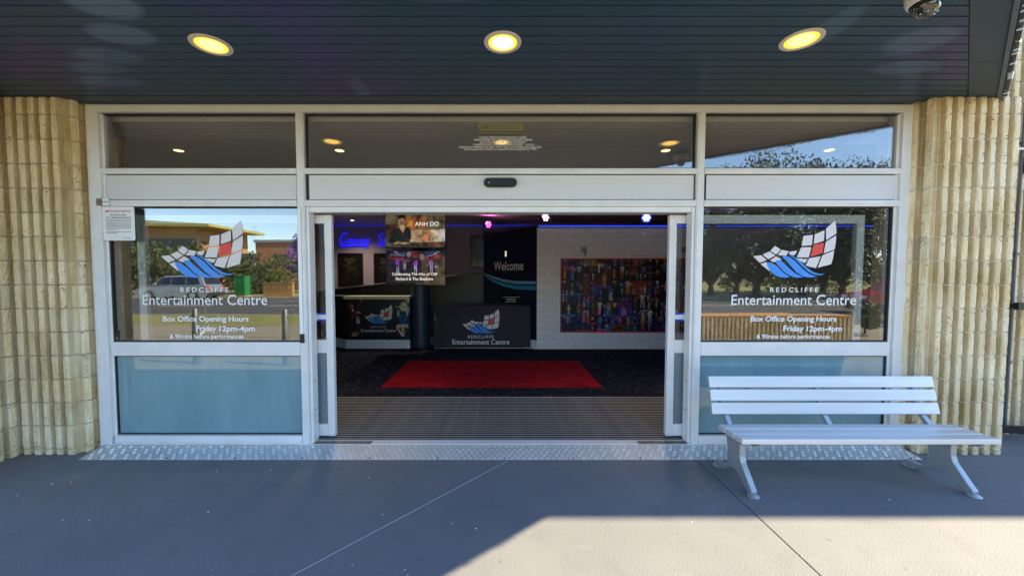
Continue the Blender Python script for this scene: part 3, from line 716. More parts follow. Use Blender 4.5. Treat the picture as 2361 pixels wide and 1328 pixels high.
# ------------------------------------------------------------------ canopy
seam = lambda y: 4.04+1.19*(y+.14)
edge = lambda y: 4.31+1.19*(y+.14)
cn = thing('canopy', 'dark navy boarded canopy soffit hanging over the whole entrance', 'canopy', (0, -1, SOF))
CW = -7.0
y = -.175; nb = 0; PB = .0935; FRONT = -2.2
while y-PB > FRONT:
    y0, y1 = y-PB+.009, y
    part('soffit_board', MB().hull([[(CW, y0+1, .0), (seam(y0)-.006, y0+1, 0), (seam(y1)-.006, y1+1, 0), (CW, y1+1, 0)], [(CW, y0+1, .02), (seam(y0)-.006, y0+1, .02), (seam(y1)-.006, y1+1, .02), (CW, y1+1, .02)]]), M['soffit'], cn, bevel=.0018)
    y -= PB
yend = y
part('back_trim', MB().prism_z([(CW, -.168+1), (seam(-.168), -.168+1), (seam(.35)-.3, .34+1), (CW, .34+1)], .002, .05), M['soffit_trim'], cn)
part('cover_strip', MB().box(-4.3, 4.0, -.1815+1, -.1690+1, -.004, .03), M['gutter_dark'], cn)
part('end_panel', MB().prism_z([(seam(-.70), -.70+1), (edge(-.70)-.03, -.70+1), (edge(-.04)-.03, -.04+1), (seam(-.04), -.04+1)], -.002, .03), M['soffit_trim'], cn)
part('end_panel', MB().prism_z([(seam(yend), yend+1), (edge(yend)-.03, yend+1), (edge(-.704)-.03, -.704+1), (seam(-.704), -.704+1)], -.002, .03), M['soffit_trim'], cn)
part('end_fascia', MB().prism_z([(edge(yend)-.028, yend+1), (edge(yend)+.012, yend+1), (edge(.02)+.012, 1.02), (edge(.02)-.028, 1.02)], -.022, .42), M['gutter'], cn, bevel=.004)
part('gutter_lip', MB().prism_z([(edge(yend)+.030, yend+1), (edge(yend)+.062, yend+1), (edge(.02)+.062, 1.02), (edge(.02)+.030, 1.02)], -.012, .40), M['gutter_dark'], cn, bevel=.004)
part('front_fascia', MB().box(CW, edge(yend)+.01, yend-.03+1, yend-.002+1, -.022, .42), M['gutter'], cn)
part('roof_deck', MB().prism_z([(CW, yend+1), (edge(yend)-.03, yend+1), (edge(.02)-.03, 1.02), (edge(.02)-.03, 1.35), (CW, 1.35)], .10, .42), M['roof_grey'], cn)
# fairy lights hanging between fascia and gutter
fl = thing('fairy_light_string', 'string of clear fairy lights along the slanting canopy edge', 'lights', (edge(-.7)+.02, -.7, SOF-.02))
rf = random.Random(11); yy = -.05; pts = []
while yy > -1.5:
    x = edge(yy)+.021
    pts.append((x-fl.location.x, yy+.7, rf.uniform(-.012, .0)))
    if rf.random() < .55:
        part('bulb', MB().tube([(x-fl.location.x, yy+.7, -.004), (x-fl.location.x+.01, yy+.7-.028, -.010)], [.006, .008], 6), M['fairy'], fl)
    yy -= rf.uniform(.03, .09)
part('cord', MB().tube(pts, .003, 5), M['gutter_dark'], fl)
for yy in (-.30, -.58, -.98):
    part('gutter_hook', MB().tube([(edge(yy)+.02, yy+1, -.01), (edge(yy)+.07, yy+1+.01, -.016), (edge(yy)+.10, yy+1.03, .004)], .005, 5), M['tape_brown'], cn)

# canopy downlights
for (px, py, lab) in ((487, 104, 'yellow round recessed downlight in the soffit, leftmost of the three'), (1159, 98, 'yellow round recessed downlight in the soffit above the door sensor'), (1848, 92, 'yellow round recessed downlight in the soffit near the dome camera')):
    r = ray(px, py); t = (SOF-CH)/r[2]; x, y = r[0]*t, -DC+r[1]*t
    core = M['downlight_hot'] if 1000 < px < 1300 else M['downlight_core']
    dl = thing('canopy_downlight', lab, 'downlight', (x, y, SOF), group='canopy downlights')
    rs = 36
    part('trim_ring', MB().hull([[(rr*math.cos(2*math.pi*i/rs), rr*math.sin(2*math.pi*i/rs), z) for i in range(rs)] for rr, z in ((.124, -.001), (.122, -.007), (.110, -.010), (.096, -.008), (.093, -.0005))], cap=False), M['light_trim'], dl, smooth=True)
    part('lens', MB().hull([[(rr*math.cos(2*math.pi*i/rs), rr*math.sin(2*math.pi*i/rs), z) for i in range(rs)] for rr, z in ((.0925, -.0008), (.0915, -.004), (.074, -.0055))], cap=False), M['downlight_lens'], dl)
    part('lamp', MB().lathe([(.0735, -.0055), (.05, -.0065), (.02, -.007)], 28), core, dl)

# dome camera
r = ray(2137, 2); t = (SOF-.055-CH)/r[2]
dc = thing('dome_camera', 'white dome security camera hanging from the soffit at top right', 'camera', (r[0]*t, -DC+r[1]*t, SOF))
part('base', MB().lathe([(.088, 0), (.090, -.012), (.086, -.055), (.078, -.070), (.070, -.074)], 32), M['cam_white'], dc, smooth=True)
part('collar', MB().lathe([(.0695, -.0735), (.068, -.082), (.060, -.086)], 32), M['black_plastic'], dc, smooth=True)
part('dome', MB().lathe([(.058*math.cos(R(a)), -.084-.058*math.sin(R(a))) for a in range(0, 90, 9)]+[(.001, -.142)], 28), M['cam_dome'], dc, smooth=True)
for i in range(8):
    a = 2*math.pi*i/8
    part('infrared_led', MB().lathe([(.005, 0), (.004, -.003)], 8, loc=(.036*math.cos(a), .036*math.sin(a)-.006, -.1302)), M['steel'], dc)
part('camera_lens', MB().lathe([(.016, -.138), (.013, -.1435)], 16, loc=(0, -.006, 0)), M['black_gloss'], dc)

# pipes on the right wall
def wall_pipe(name, label, cat, pts, rad, mat, clip=True):
    o = thing(name, label, cat, pts[0]); p0 = Vector(pts[0])
    part('pipe', MB().tube([Vector(p)-p0 for p in pts], rad, 10), mat, o, smooth=True)
    for k in range(3):
        q = Vector(pts[0]).lerp(Vector(pts[-1]), .2+.3*k)-p0
        part('clip', MB().box(q.x-rad*1.4, q.x+rad*1.4, q.y-rad*1.3, q.y+.04, q.z-rad*1.2, q.z+rad*1.2), mat, o)
    return o
YW = .285
cx_, _ = at(2350, 400, YW)
wall_pipe('conduit', 'thin grey conduit running down the recessed wall at far right', 'conduit', [(cx_+.02, YW-.005, 3.6), (cx_+.005, YW-.005, 2.0), (cx_, YW-.005, .02)], .011, pm('grey_conduit', (.12, .12, .14), .5))
zz = at(2340, 346, YW)[1]
wall_pipe('conduit', 'white horizontal conduit crossing the recessed wall at far right', 'conduit', [(4.58, YW-.03, zz), (5.8, YW-.03, zz)], .012, M['white_vinyl'])
x1, z1 = at(2342, 706, .1)
rl = thing('handrail', 'black metal handrail with square bars at the right edge', 'handrail', (x1, .1, 0))
part('top_bar', MB().box(0, 1.3, -.02, .02, z1-.034, z1+.034), M['black_plastic'], rl, bevel=.003)
part('bottom_bar', MB().hull([[(-.10, -.02, .10), (-.10, .02, .10), (-.10, .02, .17), (-.10, -.02, .17)], [(1.3, -.02, .01), (1.3, .02, .01), (1.3, .02, .08), (1.3, -.02, .08)]]), M['black_plastic'], rl)
part('post', MB().box(.9, .96, -.021, .021, 0, z1+.03), M['black_plastic'], rl)
part('wall_bracket', MB().box(.02, .06, .021, .23, z1-.02, z1+.02), M['black_plastic'], rl)
x2, z2 = at(2358, 380, .27)
wl = thing('wall_lamp', 'small black wall lamp cut by the right picture edge', 'wall lamp', (x2+.06, .285, z2))
part('back_plate', MB().box(-.05, .05, -.012, .03, -.08, .08), M['black_plastic'], wl, bevel=.004); part('body', MB().lathe([(.045, -.09), (.05, 0), (.045, .09)], 16, loc=(0, -.06, 0)), M['black_plastic'], wl, smooth=True)

# ------------------------------------------------------------------ bench
bn = thing('bench', 'silver aluminium slatted bench standing before the right window', 'bench', (2.632, -.60, 0))
BL = .92
def slat(nm, y0, z0, y1, z1, th, front=False):
    d = Vector((0, y1-y0, z1-z0)).normalized(); nrm = Vector((0, -d.z, d.y))*th
    if nrm.z < 0 and abs(d.y) > abs(d.z): nrm = -nrm
    a = Vector((0, y0, z0)); b = Vector((0, y1, z1))
    q = [a, b, b+nrm, a+nrm]
    return part(nm, MB().hull([[(-BL, p.y, p.z) for p in q], [(BL, p.y, p.z) for p in q]]), M['bench'], bn, bevel=.005)
ZS = .437
for i in range(3):
    y0 = -.270+i*.108
    slat('seat_slat', y0, ZS-.040+.006*(2-i)*.6, y0+.097, ZS-.040+.006*(2-i)*.6-.003, .038)
for i in range(3):
    z0 = .474+i*.102; y0 = .150+i*.026
    slat('back_slat', y0, z0, y0+.023, z0+.087, .032)
def leg_frame(x):
    # cast side frame: pedestal with curved front and rear feet
    prof = [(-.235, .022), (-.235, .045), (-.205, .075), (-.105, .19), (-.088, .235), (-.088, .32), (-.12, .36), (-.25, .375), (-.26, .392), (.055, .392), (.085, .37), (.09, .31),
            (.075, .23), (.075, .13), (.10, .075), (.135, .062), (.24, .058), (.26, .045), (.26, .024), (.20, .020), (.11, .032), (.06, .075), (.01, .105), (-.045, .105), (-.085, .08), (-.195, .012)]
    part('leg_frame', MB().prism_x(prof, x-.022, x+.022), M['bench_leg'], bn, bevel=.006)
    for y in (-.225, .235):
        part('foot_pad', MB().lathe([(.040, 0), (.042, .008), (.030, .018), (.018, .026)], 18, loc=(x, y, 0)), M['bench_leg'], bn, smooth=True)
        part('foot_bolt', MB().lathe([(.011, .0265), (.011, .038), (.006, .042)], 8, loc=(x, y, 0)), M['bench_leg'], bn)
for x in (-.80, .80): leg_frame(x)
for x in (-.80, .0, .80):
    part('back_arm', MB().prism_x([(.040, .375), (.085, .375), (.205, .50), (.268, .74), (.231, .75), (.175, .52)], x-.02, x+.02), M['bench_leg'], bn, bevel=.005)

# ------------------------------------------------------------------ interior shell
FL = .04
inner_plan = [(-3.705, .053), (3.705, .053), (3.705, .72), (9.4, .72), (9.4, 8), (-9.4, 8), (-9.4, .5), (-3.705, .5)]
struct('floor', MB().prism_z(inner_plan, -.2, FL), M['carpet'])
struct('ceiling', MB().prism_z([(x, max(y, .10)) for x, y in inner_plan], 3.02, 3.12), M['interior_ceiling'])
struct('wall_back', MB().box(-9.4, 9.4, 7.4, 7.6, FL, 3.02), M['interior_wall'])
struct('wall_left', MB().box(-9.6, -9.4, .3, 8, 0, 3.1), M['interior_wall'])
struct('wall_right', MB().box(9.4, 9.6, .3, 8, 0, 3.1), M['interior_wall'])
struct('roof', MB().box(-14, 26, .7, 12, 3.5, 4.2), M['roof_grey'])
struct('wall_front_left', MB().box(-9.6, -4.4, .31, .5, 0, 3.1), M['interior_wall'])
struct('wall_front_right', MB().box(4.45, 9.6, .70, .9, 0, 3.1), M['interior_wall'])

# entrance mat
em = thing('entrance_mat', 'ribbed aluminium and black entrance mat just inside the doorway', 'mat', (0, .74, FL))
part('base', MB().box(-2.1, 2.1, -.68, .578, .0005, .006), M['mat_black'], em)
bar = MB().hull([[(-2.09, -.008, .006), (-2.09, .008, .006), (-2.09, .007, .0072), (-2.09, -.007, .0072)], [(2.09, -.008, .006), (2.09, .008, .006), (2.09, .007, .0072), (2.09, -.007, .0072)]]).mesh('mat_bar', M['mat_bar'])
for i in range(23): link('mat_bar', bar, em, (0, -.666+i*.0542, 0))
part('mat_edge', MB().box(-2.1, 2.1, .5785, .600, .0005, .012), M['mat_bar'], em)
rg = thing('red_rug', 'bright red rectangular carpet runner on the dark foyer floor', 'rug', (-.127, 2.63, FL))
part('pile', MB().box(-1.538, 1.538, -.845, .845, .001, .011), M['red_rug'], rg, bevel=.004)

# interior downlights
def idl(x, y, lab, r=.055, watts=25, cone=62):
    d = thing('foyer_downlight', lab, 'downlight', (x, y, 3.02), group='foyer downlights')
    part('rim', MB().hull([[(rr*math.cos(2*math.pi*i/20), rr*math.sin(2*math.pi*i/20), z) for i in range(20)] for rr, z in ((r*1.35, -.001), (r*1.3, -.008), (r, -.006))], cap=False), M['steel'], d)
    part('lens', MB().lathe([(r*.99, -.004), (r*.9, -.0065)], 20), M['warm_lens'], d)
    l = bpy.data.lights.new('foyer_lamp', 'SPOT'); l.energy = watts; l.color = (1, .78, .52); l.spot_size = R(cone); l.spot_blend = 1.0; l.shadow_soft_size = .05
    lo = bpy.data.objects.new('foyer_lamp', l); C.objects.link(lo); lo.parent = d; lo.location = (0, 0, -.02)
    return d
def on_ceiling(px, py): r = ray(px, py); t = (3.02-CH)/r[2]; return r[0]*t, -DC+r[1]*t
for px, py, lab in ((412, 347, 'small warm downlight seen through the left transom window'), (783, 347, 'small warm downlight at the left end of the middle transom window'), (1535, 347, 'small warm downlight at the right end of the middle transom window'), (1912, 346, 'small warm downlight seen through the right transom window'),
                    (812, 508, 'small warm ceiling light left of the upper television'), (906, 487, 'small warm ceiling light just above the upper television')):
    x, y = on_ceiling(px, py); idl(x, y, lab, .05, *((28, 84) if y < 2 else (38, 130)))

# ceiling fitting behind the middle transom
ex, ez = at(1155, 303, .55)
cu = thing('ceiling_fitting', 'cream ceiling light fitting with ribbed body behind the middle transom glass', 'light fitting', (ex, .23, 3.02))
part('front_plate', MB().box(-.215, .215, -.10, -.06, -.075, -.001), M['cream'], cu, bevel=.004)
part('ribbed_body', MB().box(-.20, .20, -.058, .03, -.082, -.001), M['cream_pale'], cu, bevel=.006)
for i in range(7): part('rib', MB().box(-.195, .195, .034+i*.018, .046+i*.018, -.074+i*.003, -.001), M['cream_pale'], cu, bevel=.002)
part('diffuser', MB().prism_z([(-.19, .17), (.19, .17), (.18, .46), (.10, .50), (-.10, .50), (-.18, .46)], -.06, -.001), M['cream_pale'], cu, bevel=.006)
for i, x in enumerate((-.16, -.135)): part('switch', MB().box(x-.006, x+.006, -.1035, -.1005, -.045, -.033), M['black_plastic'], cu)

# ------------------------------------------------------------------ white block wall with mural
YM = 4.62; WX0, WX1, WZ = .765, 7.9, 2.60
ww = thing('white_block_wall', 'white painted rough block wall carrying the photo mural', 'wall', (3, YM, FL))
part('mortar', MB().box(WX0+.008-3, WX1-3, .014, .30, 0, WZ-FL), M['white_mortar'], ww)
bw, bh = .395, .195
def wblock(w_, seed):
    rn = random.Random(seed); nx, nz = max(2, int(w_/.05)), 4; t = MB(); g_ = []
    for k in range(nz+1):
        for i in range(nx+1):
            e = i in (0, nx) or k in (0, nz)
            g_.append((i*w_/nx, .010 if e else rn.uniform(-.010, .006), k*(bh-.004)/nz))
    t.v = g_
    for k in range(nz):
        for i in range(nx): a = k*(nx+1)+i; t.f.append((a, a+1, a+nx+2, a+nx+1)); t.c.append((1, 1, 1)); t.m.append(0)
    return t.mesh('block', M['white_block'], recalc=False, smooth=True)
wv = [wblock(bw-.004, 40+i) for i in range(5)]; wh = [wblock(bw/2-.004, 60+i) for i in range(2)]
z = 0; ci = 0
while z+bh < WZ-FL+.05:
    x = WX0
    if ci % 2: link('block', random.choice(wh), ww, (x-3, 0, z)); x += bw/2
    while x < WX1-.2:
        link('block', random.choice(wv), ww, (x-3, 0, z)); x += bw
    z += bh+.0005; ci += 1
part('coping', MB().box(WX0-.02-3, WX1-3, -.015, .32, WZ-FL+.004, WZ-FL+.07), M['black_wall'], ww)
part('led_strip', MB().box(WX0+.03-3, 4.35-3, -.022, -.0155, WZ-FL+.012, WZ-FL+.034), M['led_blue'], ww)
part('led_strip', MB().box(4.48-3, 7.78-3, -.022, -.0155, WZ-FL+.012, WZ-FL+.034), M['led_blue'], ww)

def person_polys(cx, z0, h, top, low, skin=(.45, .27, .17), pose=None, rn=random):
    """flat printed figure: list of (polygon, colour)"""
    a = rn.uniform(-1, 1) if pose is None else pose; out = []
    hd = h*.075
    out.append(([(cx-.10*h, z0), (cx-.03*h, z0), (cx+.0*h, z0+.5*h), (cx-.09*h, z0+.5*h)], low))
    out.append(([(cx+.04*h+.06*h*a, z0), (cx+.11*h+.06*h*a, z0), (cx+.09*h, z0+.5*h), (cx-.01*h, z0+.5*h)], low))
    out.append(([(cx-.09*h, z0+.46*h), (cx+.09*h, z0+.46*h), (cx+.12*h, z0+.82*h), (cx-.12*h, z0+.82*h)], top))
    for s in (-1, 1):
        ex_, ez_ = cx+s*(.2+.12*abs(a))*h, z0+(.55+.35*max(0, a*s))*h
        out.append(([(cx+s*.10*h, z0+.82*h), (cx+s*.10*h, z0+.73*h), (ex_, ez_-.03*h), (ex_, ez_+.03*h)], top if rn.random() < .6 else skin))
    out.append(([(cx+hd*math.cos(R(q)), z0+.90*h+hd*1.15*math.sin(R(q))) for q in range(0, 360, 45)], skin))
    return out
def print_mesh(polys, place, mat, name):
    t = MB()
    for k, (q, c) in enumerate(polys): t.face([place(x, z, k) for x, z in q], c)
    return t.mesh(name, mat, colors=True, recalc=False)

mu = thing('photo_mural', 'dark collage of colourful stage photographs in a thin red frame', 'mural', (0, YM-.012, 0))
ux0, uz1 = at(1294, 598, YM-.03); _, uz0 = at(1294, 764, YM-.03); ux1 = ux0+2.95
part('backing', MB().box(ux0, ux1, -.022, -.004, uz0, uz1), M['black_print'], mu)
part('frame', MB().box(ux0-.012, ux1+.012, -.030, -.002, uz1+.0005, uz1+.024), M['red_vinyl'], mu); part('frame', MB().box(ux0-.012, ux1+.012, -.030, -.002, uz0-.024, uz0-.0005), M['red_vinyl'], mu)
part('frame', MB().box(ux0-.012, ux0-.0005, -.029, -.002, uz0, uz1), M['red_vinyl'], mu); part('frame', MB().box(ux1+.0005, ux1+.012, -.029, -.002, uz0, uz1), M['red_vinyl'], mu)
rn = random.Random(21); tw, tz = .148, (uz1-uz0)/10
occ = set(); ncol = int((ux1-ux0)/tw)
bgs = [(.006, .006, .008)]*9+[(.01, .012, .05), (.02, .01, .06), (.05, .008, .008), (.03, .012, .05), (.012, .03, .09), (.10, .03, .01), (.015, .01, .01)]
vivid = [(.55, .03, .12), (.03, .16, .42), (.28, .05, .02), (.10, .03, .26), (.02, .05, .35), (.30, .14, .03)]
cols = [(.55, .22, .06), (.40, .07, .05), (.62, .60, .60), (.30, .12, .34), (.50, .30, .08), (.08, .16, .45), (.55, .12, .30), (.35, .32, .30), (.45, .15, .02), (.25, .40, .55), (.5, .45, .2)]
for r_ in range(10):
    for c_ in range(ncol):
        if (r_, c_) in occ: continue
        k = rn.random(); sw, sh = (3, 3) if k < .05 else (2, 2) if k < .20 else ((2, 1) if k < .32 else ((1, 2) if k < .48 else (1, 1)))
        if any((r_+i, c_+j) in occ or r_+i > 9 or c_+j >= ncol for i in range(sh) for j in range(sw)): sw = sh = 1
        for i in range(sh):
            for j in range(sw): occ.add((r_+i, c_+j))
        x0 = ux0+.008+c_*tw; z0 = uz0+.004+r_*tz; W_, H_ = sw*tw-.002, sh*tz-.002
        b_ = rn.choice(bgs) if rn.random() < .90 else tuple(v*.8 for v in rn.choice(vivid))
        polys = [([(x0, z0), (x0+W_, z0), (x0+W_, z0+H_), (x0, z0+H_)], b_)]
        if rn.random() < .45:
            gx, gz, gr, gc = x0+W_*rn.uniform(.25, .75), z0+H_*rn.uniform(.3, .8), W_*rn.uniform(.25, .5), rn.choice(vivid)
            for q in (1, .7, .4): polys.append(([(gx+gr*q*math.cos(R(t_)), gz+gr*q*math.sin(R(t_))) for t_ in range(0, 360, 30)], tuple(v*(.25+.35*(1-q)) for v in gc)))
        if rn.random() < .10: polys.append(([(x0, z0), (x0+W_, z0), (x0+W_, z0+H_*.18), (x0, z0+H_*.2)], rn.choice(vivid)))
        if rn.random() < .35:
            xx = x0+rn.uniform(.2, .7)*W_; polys.append(([(xx-.02, z0+H_), (xx+.02, z0+H_), (xx+.2*W_, z0+.1*H_), (xx-.2*W_, z0+.1*H_)], tuple(min(1, q*2.2+.02) for q in b_)))
        npn = rn.choice((1, 1, 1, 2)) if sw == 1 else rn.choice((1, 1, 2, 4))
        for q in range(npn):
            hh = H_*(rn.uniform(.6, 1.35) if npn < 3 else rn.uniform(.45, .75)); cc = rn.choice(cols); dim = rn.uniform(.3, 1.1)
            polys += person_polys(x0+W_*(q+.5)/npn+rn.uniform(-.012, .012), z0+H_*rn.uniform(.03, .15), hh, tuple(v*dim for v in cc), tuple(v*dim for v in rn.choice(cols+[(.02, .02, .02)]*6)), tuple(v*dim for v in (.55, .34, .24)), rn=rn)
        polys = [([(min(max(x, x0), x0+W_), min(max(zq, z0), z0+H_)) for x, zq in q], c) for q, c in polys]
        link('photo', print_mesh(polys, lambda x, zq, k: (x, -.0225-.00025*k, zq), M['print'], 'photo'), mu)

# wall lights over the mural
for px, lab in ((1347, 'small steel up-and-down wall light above the photo mural near the navy panel'), (1580, 'small steel up-and-down wall light above the mural behind the right door')):
    x, z = at(px, 580, YM-.05)
    l = thing('wall_light', lab, 'wall light', (x, YM-.012, z), group='foyer wall lights')
    part('back_plate', MB().box(-.06, .03, -.02, .0, -.02, .09), M['galv'], l, bevel=.004)
    part('cylinder', MB().lathe([(.026, -.09), (.028, -.088), (.028, .06), (.026, .062)], 16, loc=(.02, -.05, 0)), M['galv'], l, smooth=True)

# navy welcome panel set at an angle
A = Vector((.762, YM)); B = Vector((-.41, 5.94)); U = (A-B).normalized(); LW = (A-B).length
N = Vector((U.y, -U.x)); 
if N.y > 0: N = -N
wp = thing('welcome_panel', 'angled navy wall panel with white Welcome lettering and blue swooshes', 'panel', (B.x, B.y, FL))
def onpanel(u, z, k=0): return (U.x*u+N.x*(.001+.0006*k), U.y*u+N.y*(.001+.0006*k), z-FL)
def pbox(nm, u0, u1, d0, d1, z0, z1, mat):
    c = [U*u0+N*d0, U*u1+N*d0, U*u1+N*d1, U*u0+N*d1]
    return part(nm, MB().hull([[(q.x, q.y, z0) for q in c], [(q.x, q.y, z1) for q in c]]), M[mat], wp)
pbox('board', 0, LW-.006, -.12, 0, .19, WZ-FL, 'navy'); pbox('plinth', -.02, LW-.004, -.10, .03, 0, .188, 'white_block'); pbox('coping', -.02, LW-.03, -.14, .03, WZ-FL+.002, WZ-FL+.05, 'black_wall')
pbox('edge_trim', .0, LW-.03, .0305, .034, WZ-FL+.004, WZ-FL+.012, 'steel')
def pix_panel(px, py, k=0):   # picture point on the angled panel
    r = ray(px, py); P0 = Vector((0, -DC)); d = Vector((r[0], r[1]))
    t = (B-P0).dot(N)/d.dot(N); p = P0+d*t
    return (p-B).dot(U), CH+r[2]*t
u0, zb = pix_panel(1139, 624); u1, zt = pix_panel(1207, 602)
lettering('Welcome', u0, u1, zb, zt+.01, M['white_vinyl'], lambda u, v: onpanel(u, v), wp, .006)
def swoosh(top, bot, mat):
    t = MB(); T = [onpanel(*pix_panel(*p)) for p in top]; Bm = [onpanel(*pix_panel(*p)) for p in bot]
    for i in range(len(T)-1): t.face([Bm[i], Bm[i+1], T[i+1], T[i]])
    link('swoosh', t.mesh('swoosh', M[mat], recalc=False), wp)
swoosh([(1115, 629), (1135, 637), (1160, 644), (1190, 648), (1235.5, 649)], [(1115, 631), (1135, 641), (1160, 650), (1190, 655), (1235.5, 655)], 'curve_pale')
swoosh([(1115, 633), (1135, 644), (1160, 653), (1190, 659), (1235.5, 659)], [(1115, 634), (1135, 649), (1160, 660), (1190, 667), (1235.5, 669)], 'curve_blue')
for nm, q, mt, k in (('plaque', ((1159, 671), (1198, 670), (1198, 703), (1159, 703)), 'black_gloss', 1), ('switch_plate', ((1160, 574), (1176, 574), (1176, 593), (1160, 593)), 'black_wall', 1)):
    t = MB(); t.hull([[onpanel(*pix_panel(*p), 0) for p in q], [onpanel(*pix_panel(*p), 12) for p in q]]); part(nm, t, M[mt], wp)
t = MB(); t.face([onpanel(*pix_panel(*p), 13) for p in ((1165, 592), (1168.5, 592), (1168.5, 579), (1165, 579))]); link('light_slot', t.mesh('light_slot', M['lamp_slot'], recalc=False), wp)
t = MB()
for x0, x1, y in ((1160.5, 1197, 685), (1169, 1189, 689), (1168, 1190, 692), (1165, 1192, 696)):
    x = x0
    while x < x1: t.face([onpanel(*pix_panel(*p), 13) for p in ((x, y+.8), (x+2.2, y+.8), (x+2.2, y-.5), (x, y-.5))]); x += 3
link('plaque_lettering', t.mesh('plaque_lettering', M['white_vinyl'], recalc=False), wp)
pole = part('leaning_pole', MB().tube([(-.50, 5.70, FL+1.42), (-.62, 5.75, FL+2.35)], .012, 8), M['black_wall']); 
bpy.data.objects.remove(pole)

# stage wash lights on top of the walls
def par(px, py, y, tilt, yaw, lens, lab, zbase, ring=None):
    x, z = at(px, py, y); p = thing('stage_light', lab, 'stage light', (x, y, zbase), group='stage lights on the wall tops'); zc = z-zbase
    mt = Matrix.Translation((0, 0, zc)) @ Euler((R(90+tilt), 0, R(yaw)), 'XYZ').to_matrix().to_4x4()
    h = part('housing', MB().lathe([(.055, -.12), (.085, -.10), (.105, .0), (.108, .02), (.100, .022)], 8), M['black_plastic'], p); h.matrix_local = mt
    t = part('face', MB().lathe([(.098, .0225), (.096, .024)], 20), M[ring] if ring else M['black_gloss'], p); t.matrix_local = mt
    for i in range(7):
        a = 2*math.pi*i/6; rr = 0 if i == 6 else .058
        q = part('led', MB().lathe([(.021, .0245), (.019, .030)], 14, loc=(rr*math.cos(a), rr*math.sin(a), 0)), M[lens], p); q.matrix_local = mt
    for s in (-1, 1): part('yoke', MB().box(s*.112-.006, s*.112+.006, -.015, .015, .001, zc+.02), M['black_plastic'], p)
    part('foot', MB().box(-.118, .118, -.05, .05, .0005, .012), M['black_plastic'], p)
    l = bpy.data.lights.new('stage_lamp', 'POINT'); l.energy = 1.6; l.color = {'par_pink': (1, .2, .7), 'par_lilac': (.9, .45, .9), 'par_white': (.5, .5, 1), 'par_violet': (.7, .2, 1)}[lens]; l.shadow_soft_size = .05
    lo = bpy.data.objects.new('stage_lamp', l); C.objects.link(lo); lo.parent = p; lo.location = (0, -.06, zc+.03)
zt_ = WZ+.071
par(1125, 518, 5.80, 8, 38, 'par_pink', 'stage light with pink lamps on the left end of the navy panel', WZ+.05)
par(1257, 502, YM+.12, 6, 25, 'par_lilac', 'stage light with lilac lamps above the corner of the white wall', zt_)
par(1490, 503, YM+.12, 0, -10, 'par_white', 'stage light with glowing blue-white lamps above the mural', zt_, 'par_blue_ring')
par(1715, 507, YM+.12, 0, -16, 'par_violet', 'stage light with violet lamps seen through the right window', zt_)

# ------------------------------------------------------------------ covered table
tb = thing('covered_table', 'trestle table under a fitted black cloth printed with logo and lettering', 'table', (-.39, 5.0, FL))
_, zt0 = at(1100, 706, YM); zt0 -= FL; _, zb0 = at(1100, 803, YM); zb0 = .05
hw = 1.02
def cloth():
    t = MB(); nx, nz = 28, 12; rn = random.Random(9); y0 = 4.62-5.0
    def P(i, k):
        u = -hw+2*hw*i/nx; v = zb0+(zt0-zb0)*k/nz; s = math.sin(i*1.3+k*.8)*.006*(1-k/nz*.6)+math.sin((u*3+v*7))*.006
        return (u, y0+s, v-.012*math.sin(math.pi*i/nx)*(k == 0))
    base = len(t.v)
    for k in range(nz+1):
        for i in range(nx+1): t.v.append(P(i, k))
    for k in range(nz):
        for i in range(nx): a = base+k*(nx+1)+i; t.f.append((a, a+1, a+nx+2, a+nx+1)); t.c.append((1, 1, 1)); t.m.append(0)
    for s in (-1, 1): t.face([(s*hw, y0, zb0), (s*hw, y0+.7, zb0), (s*hw, y0+.7, zt0), (s*hw, y0, zt0)])
    t.face([(-hw, y0, zt0), (hw, y0, zt0), (hw, y0+.7, zt0), (-hw, y0+.7, zt0)])
    return t
part('tablecloth', cloth(), M['fabric'], tb, smooth=True)
for x in (-.99, .99):
    for y in (-.36, .28): part('leg', MB().tube([(x, y, 0), (x, y, zt0-.03)], .014, 8), M['steel'], tb)
part('hem_rail', MB().box(-.99, .99, -.392, -.386, zb0-.028, zb0-.018), M['steel'], tb)
def tbl_place(u, v, k=0):     # logo drawing units -> picture -> cloth plane; logo right tip at (1150,713), left tip at (1066,743)
    px = 1066+(u-220)*(1151.5-1066)/(1028-220); py = 713+(v-82)*(768.5-713)/(644-82)
    x, z = at(px, py, YM-.02); return (x+.39, 4.60-5.0-.0006*k, z-FL)
logo(tb, tbl_place)
def tpx(u, v): x, z = at(u, -v, YM-.02); return (x+.39, 4.60-5.0, z-FL)
lettering('REDCLIFFE', 1079, 1138, -780, -773, M['white_vinyl'], tpx, tb, .008, 1.4)
lettering('Entertainment Centre', 1043, 1174.5, -794, -782.5, M['white_vinyl'], tpx, tb, .006)

# ------------------------------------------------------------------ box office counter
YC = 4.72
ct = thing('box_office_counter', 'box office counter with black performer print, pale ledge and white stone base', 'counter', (-2.6, YC, FL))
xa, xb = at(797, 740, YC)[0]+2.6, at(945.5, 740, YC)[0]+2.6
_, zl = at(870, 684, YC); _, zp = at(870, 690, YC); _, zk = at(870, 780, YC); zl -= FL; zp -= FL; zk -= FL
fold = .75
part('front_panel', MB().box(xa, xb, .0, .04, zk, zp), M['black_print'], ct); part('ledge', MB().box(xa-.02, xb, -.05, .30, zp+.001, zl+.012), M['cream_pale'], ct, bevel=.004)
part('return_panel', MB().prism_z([(xa-.001, .0), (xa-.001, .04), (xa-fold, fold*.8+.04), (xa-fold, fold*.8)], zk, zp), M['black_print'], ct)
part('return_ledge', MB().prism_z([(xa-.021, -.05), (xa-.021, .3), (xa-fold, fold*.8+.3), (xa-fold, fold*.8-.05)], zp+.001, zl+.010), M['gutter_dark'], ct)
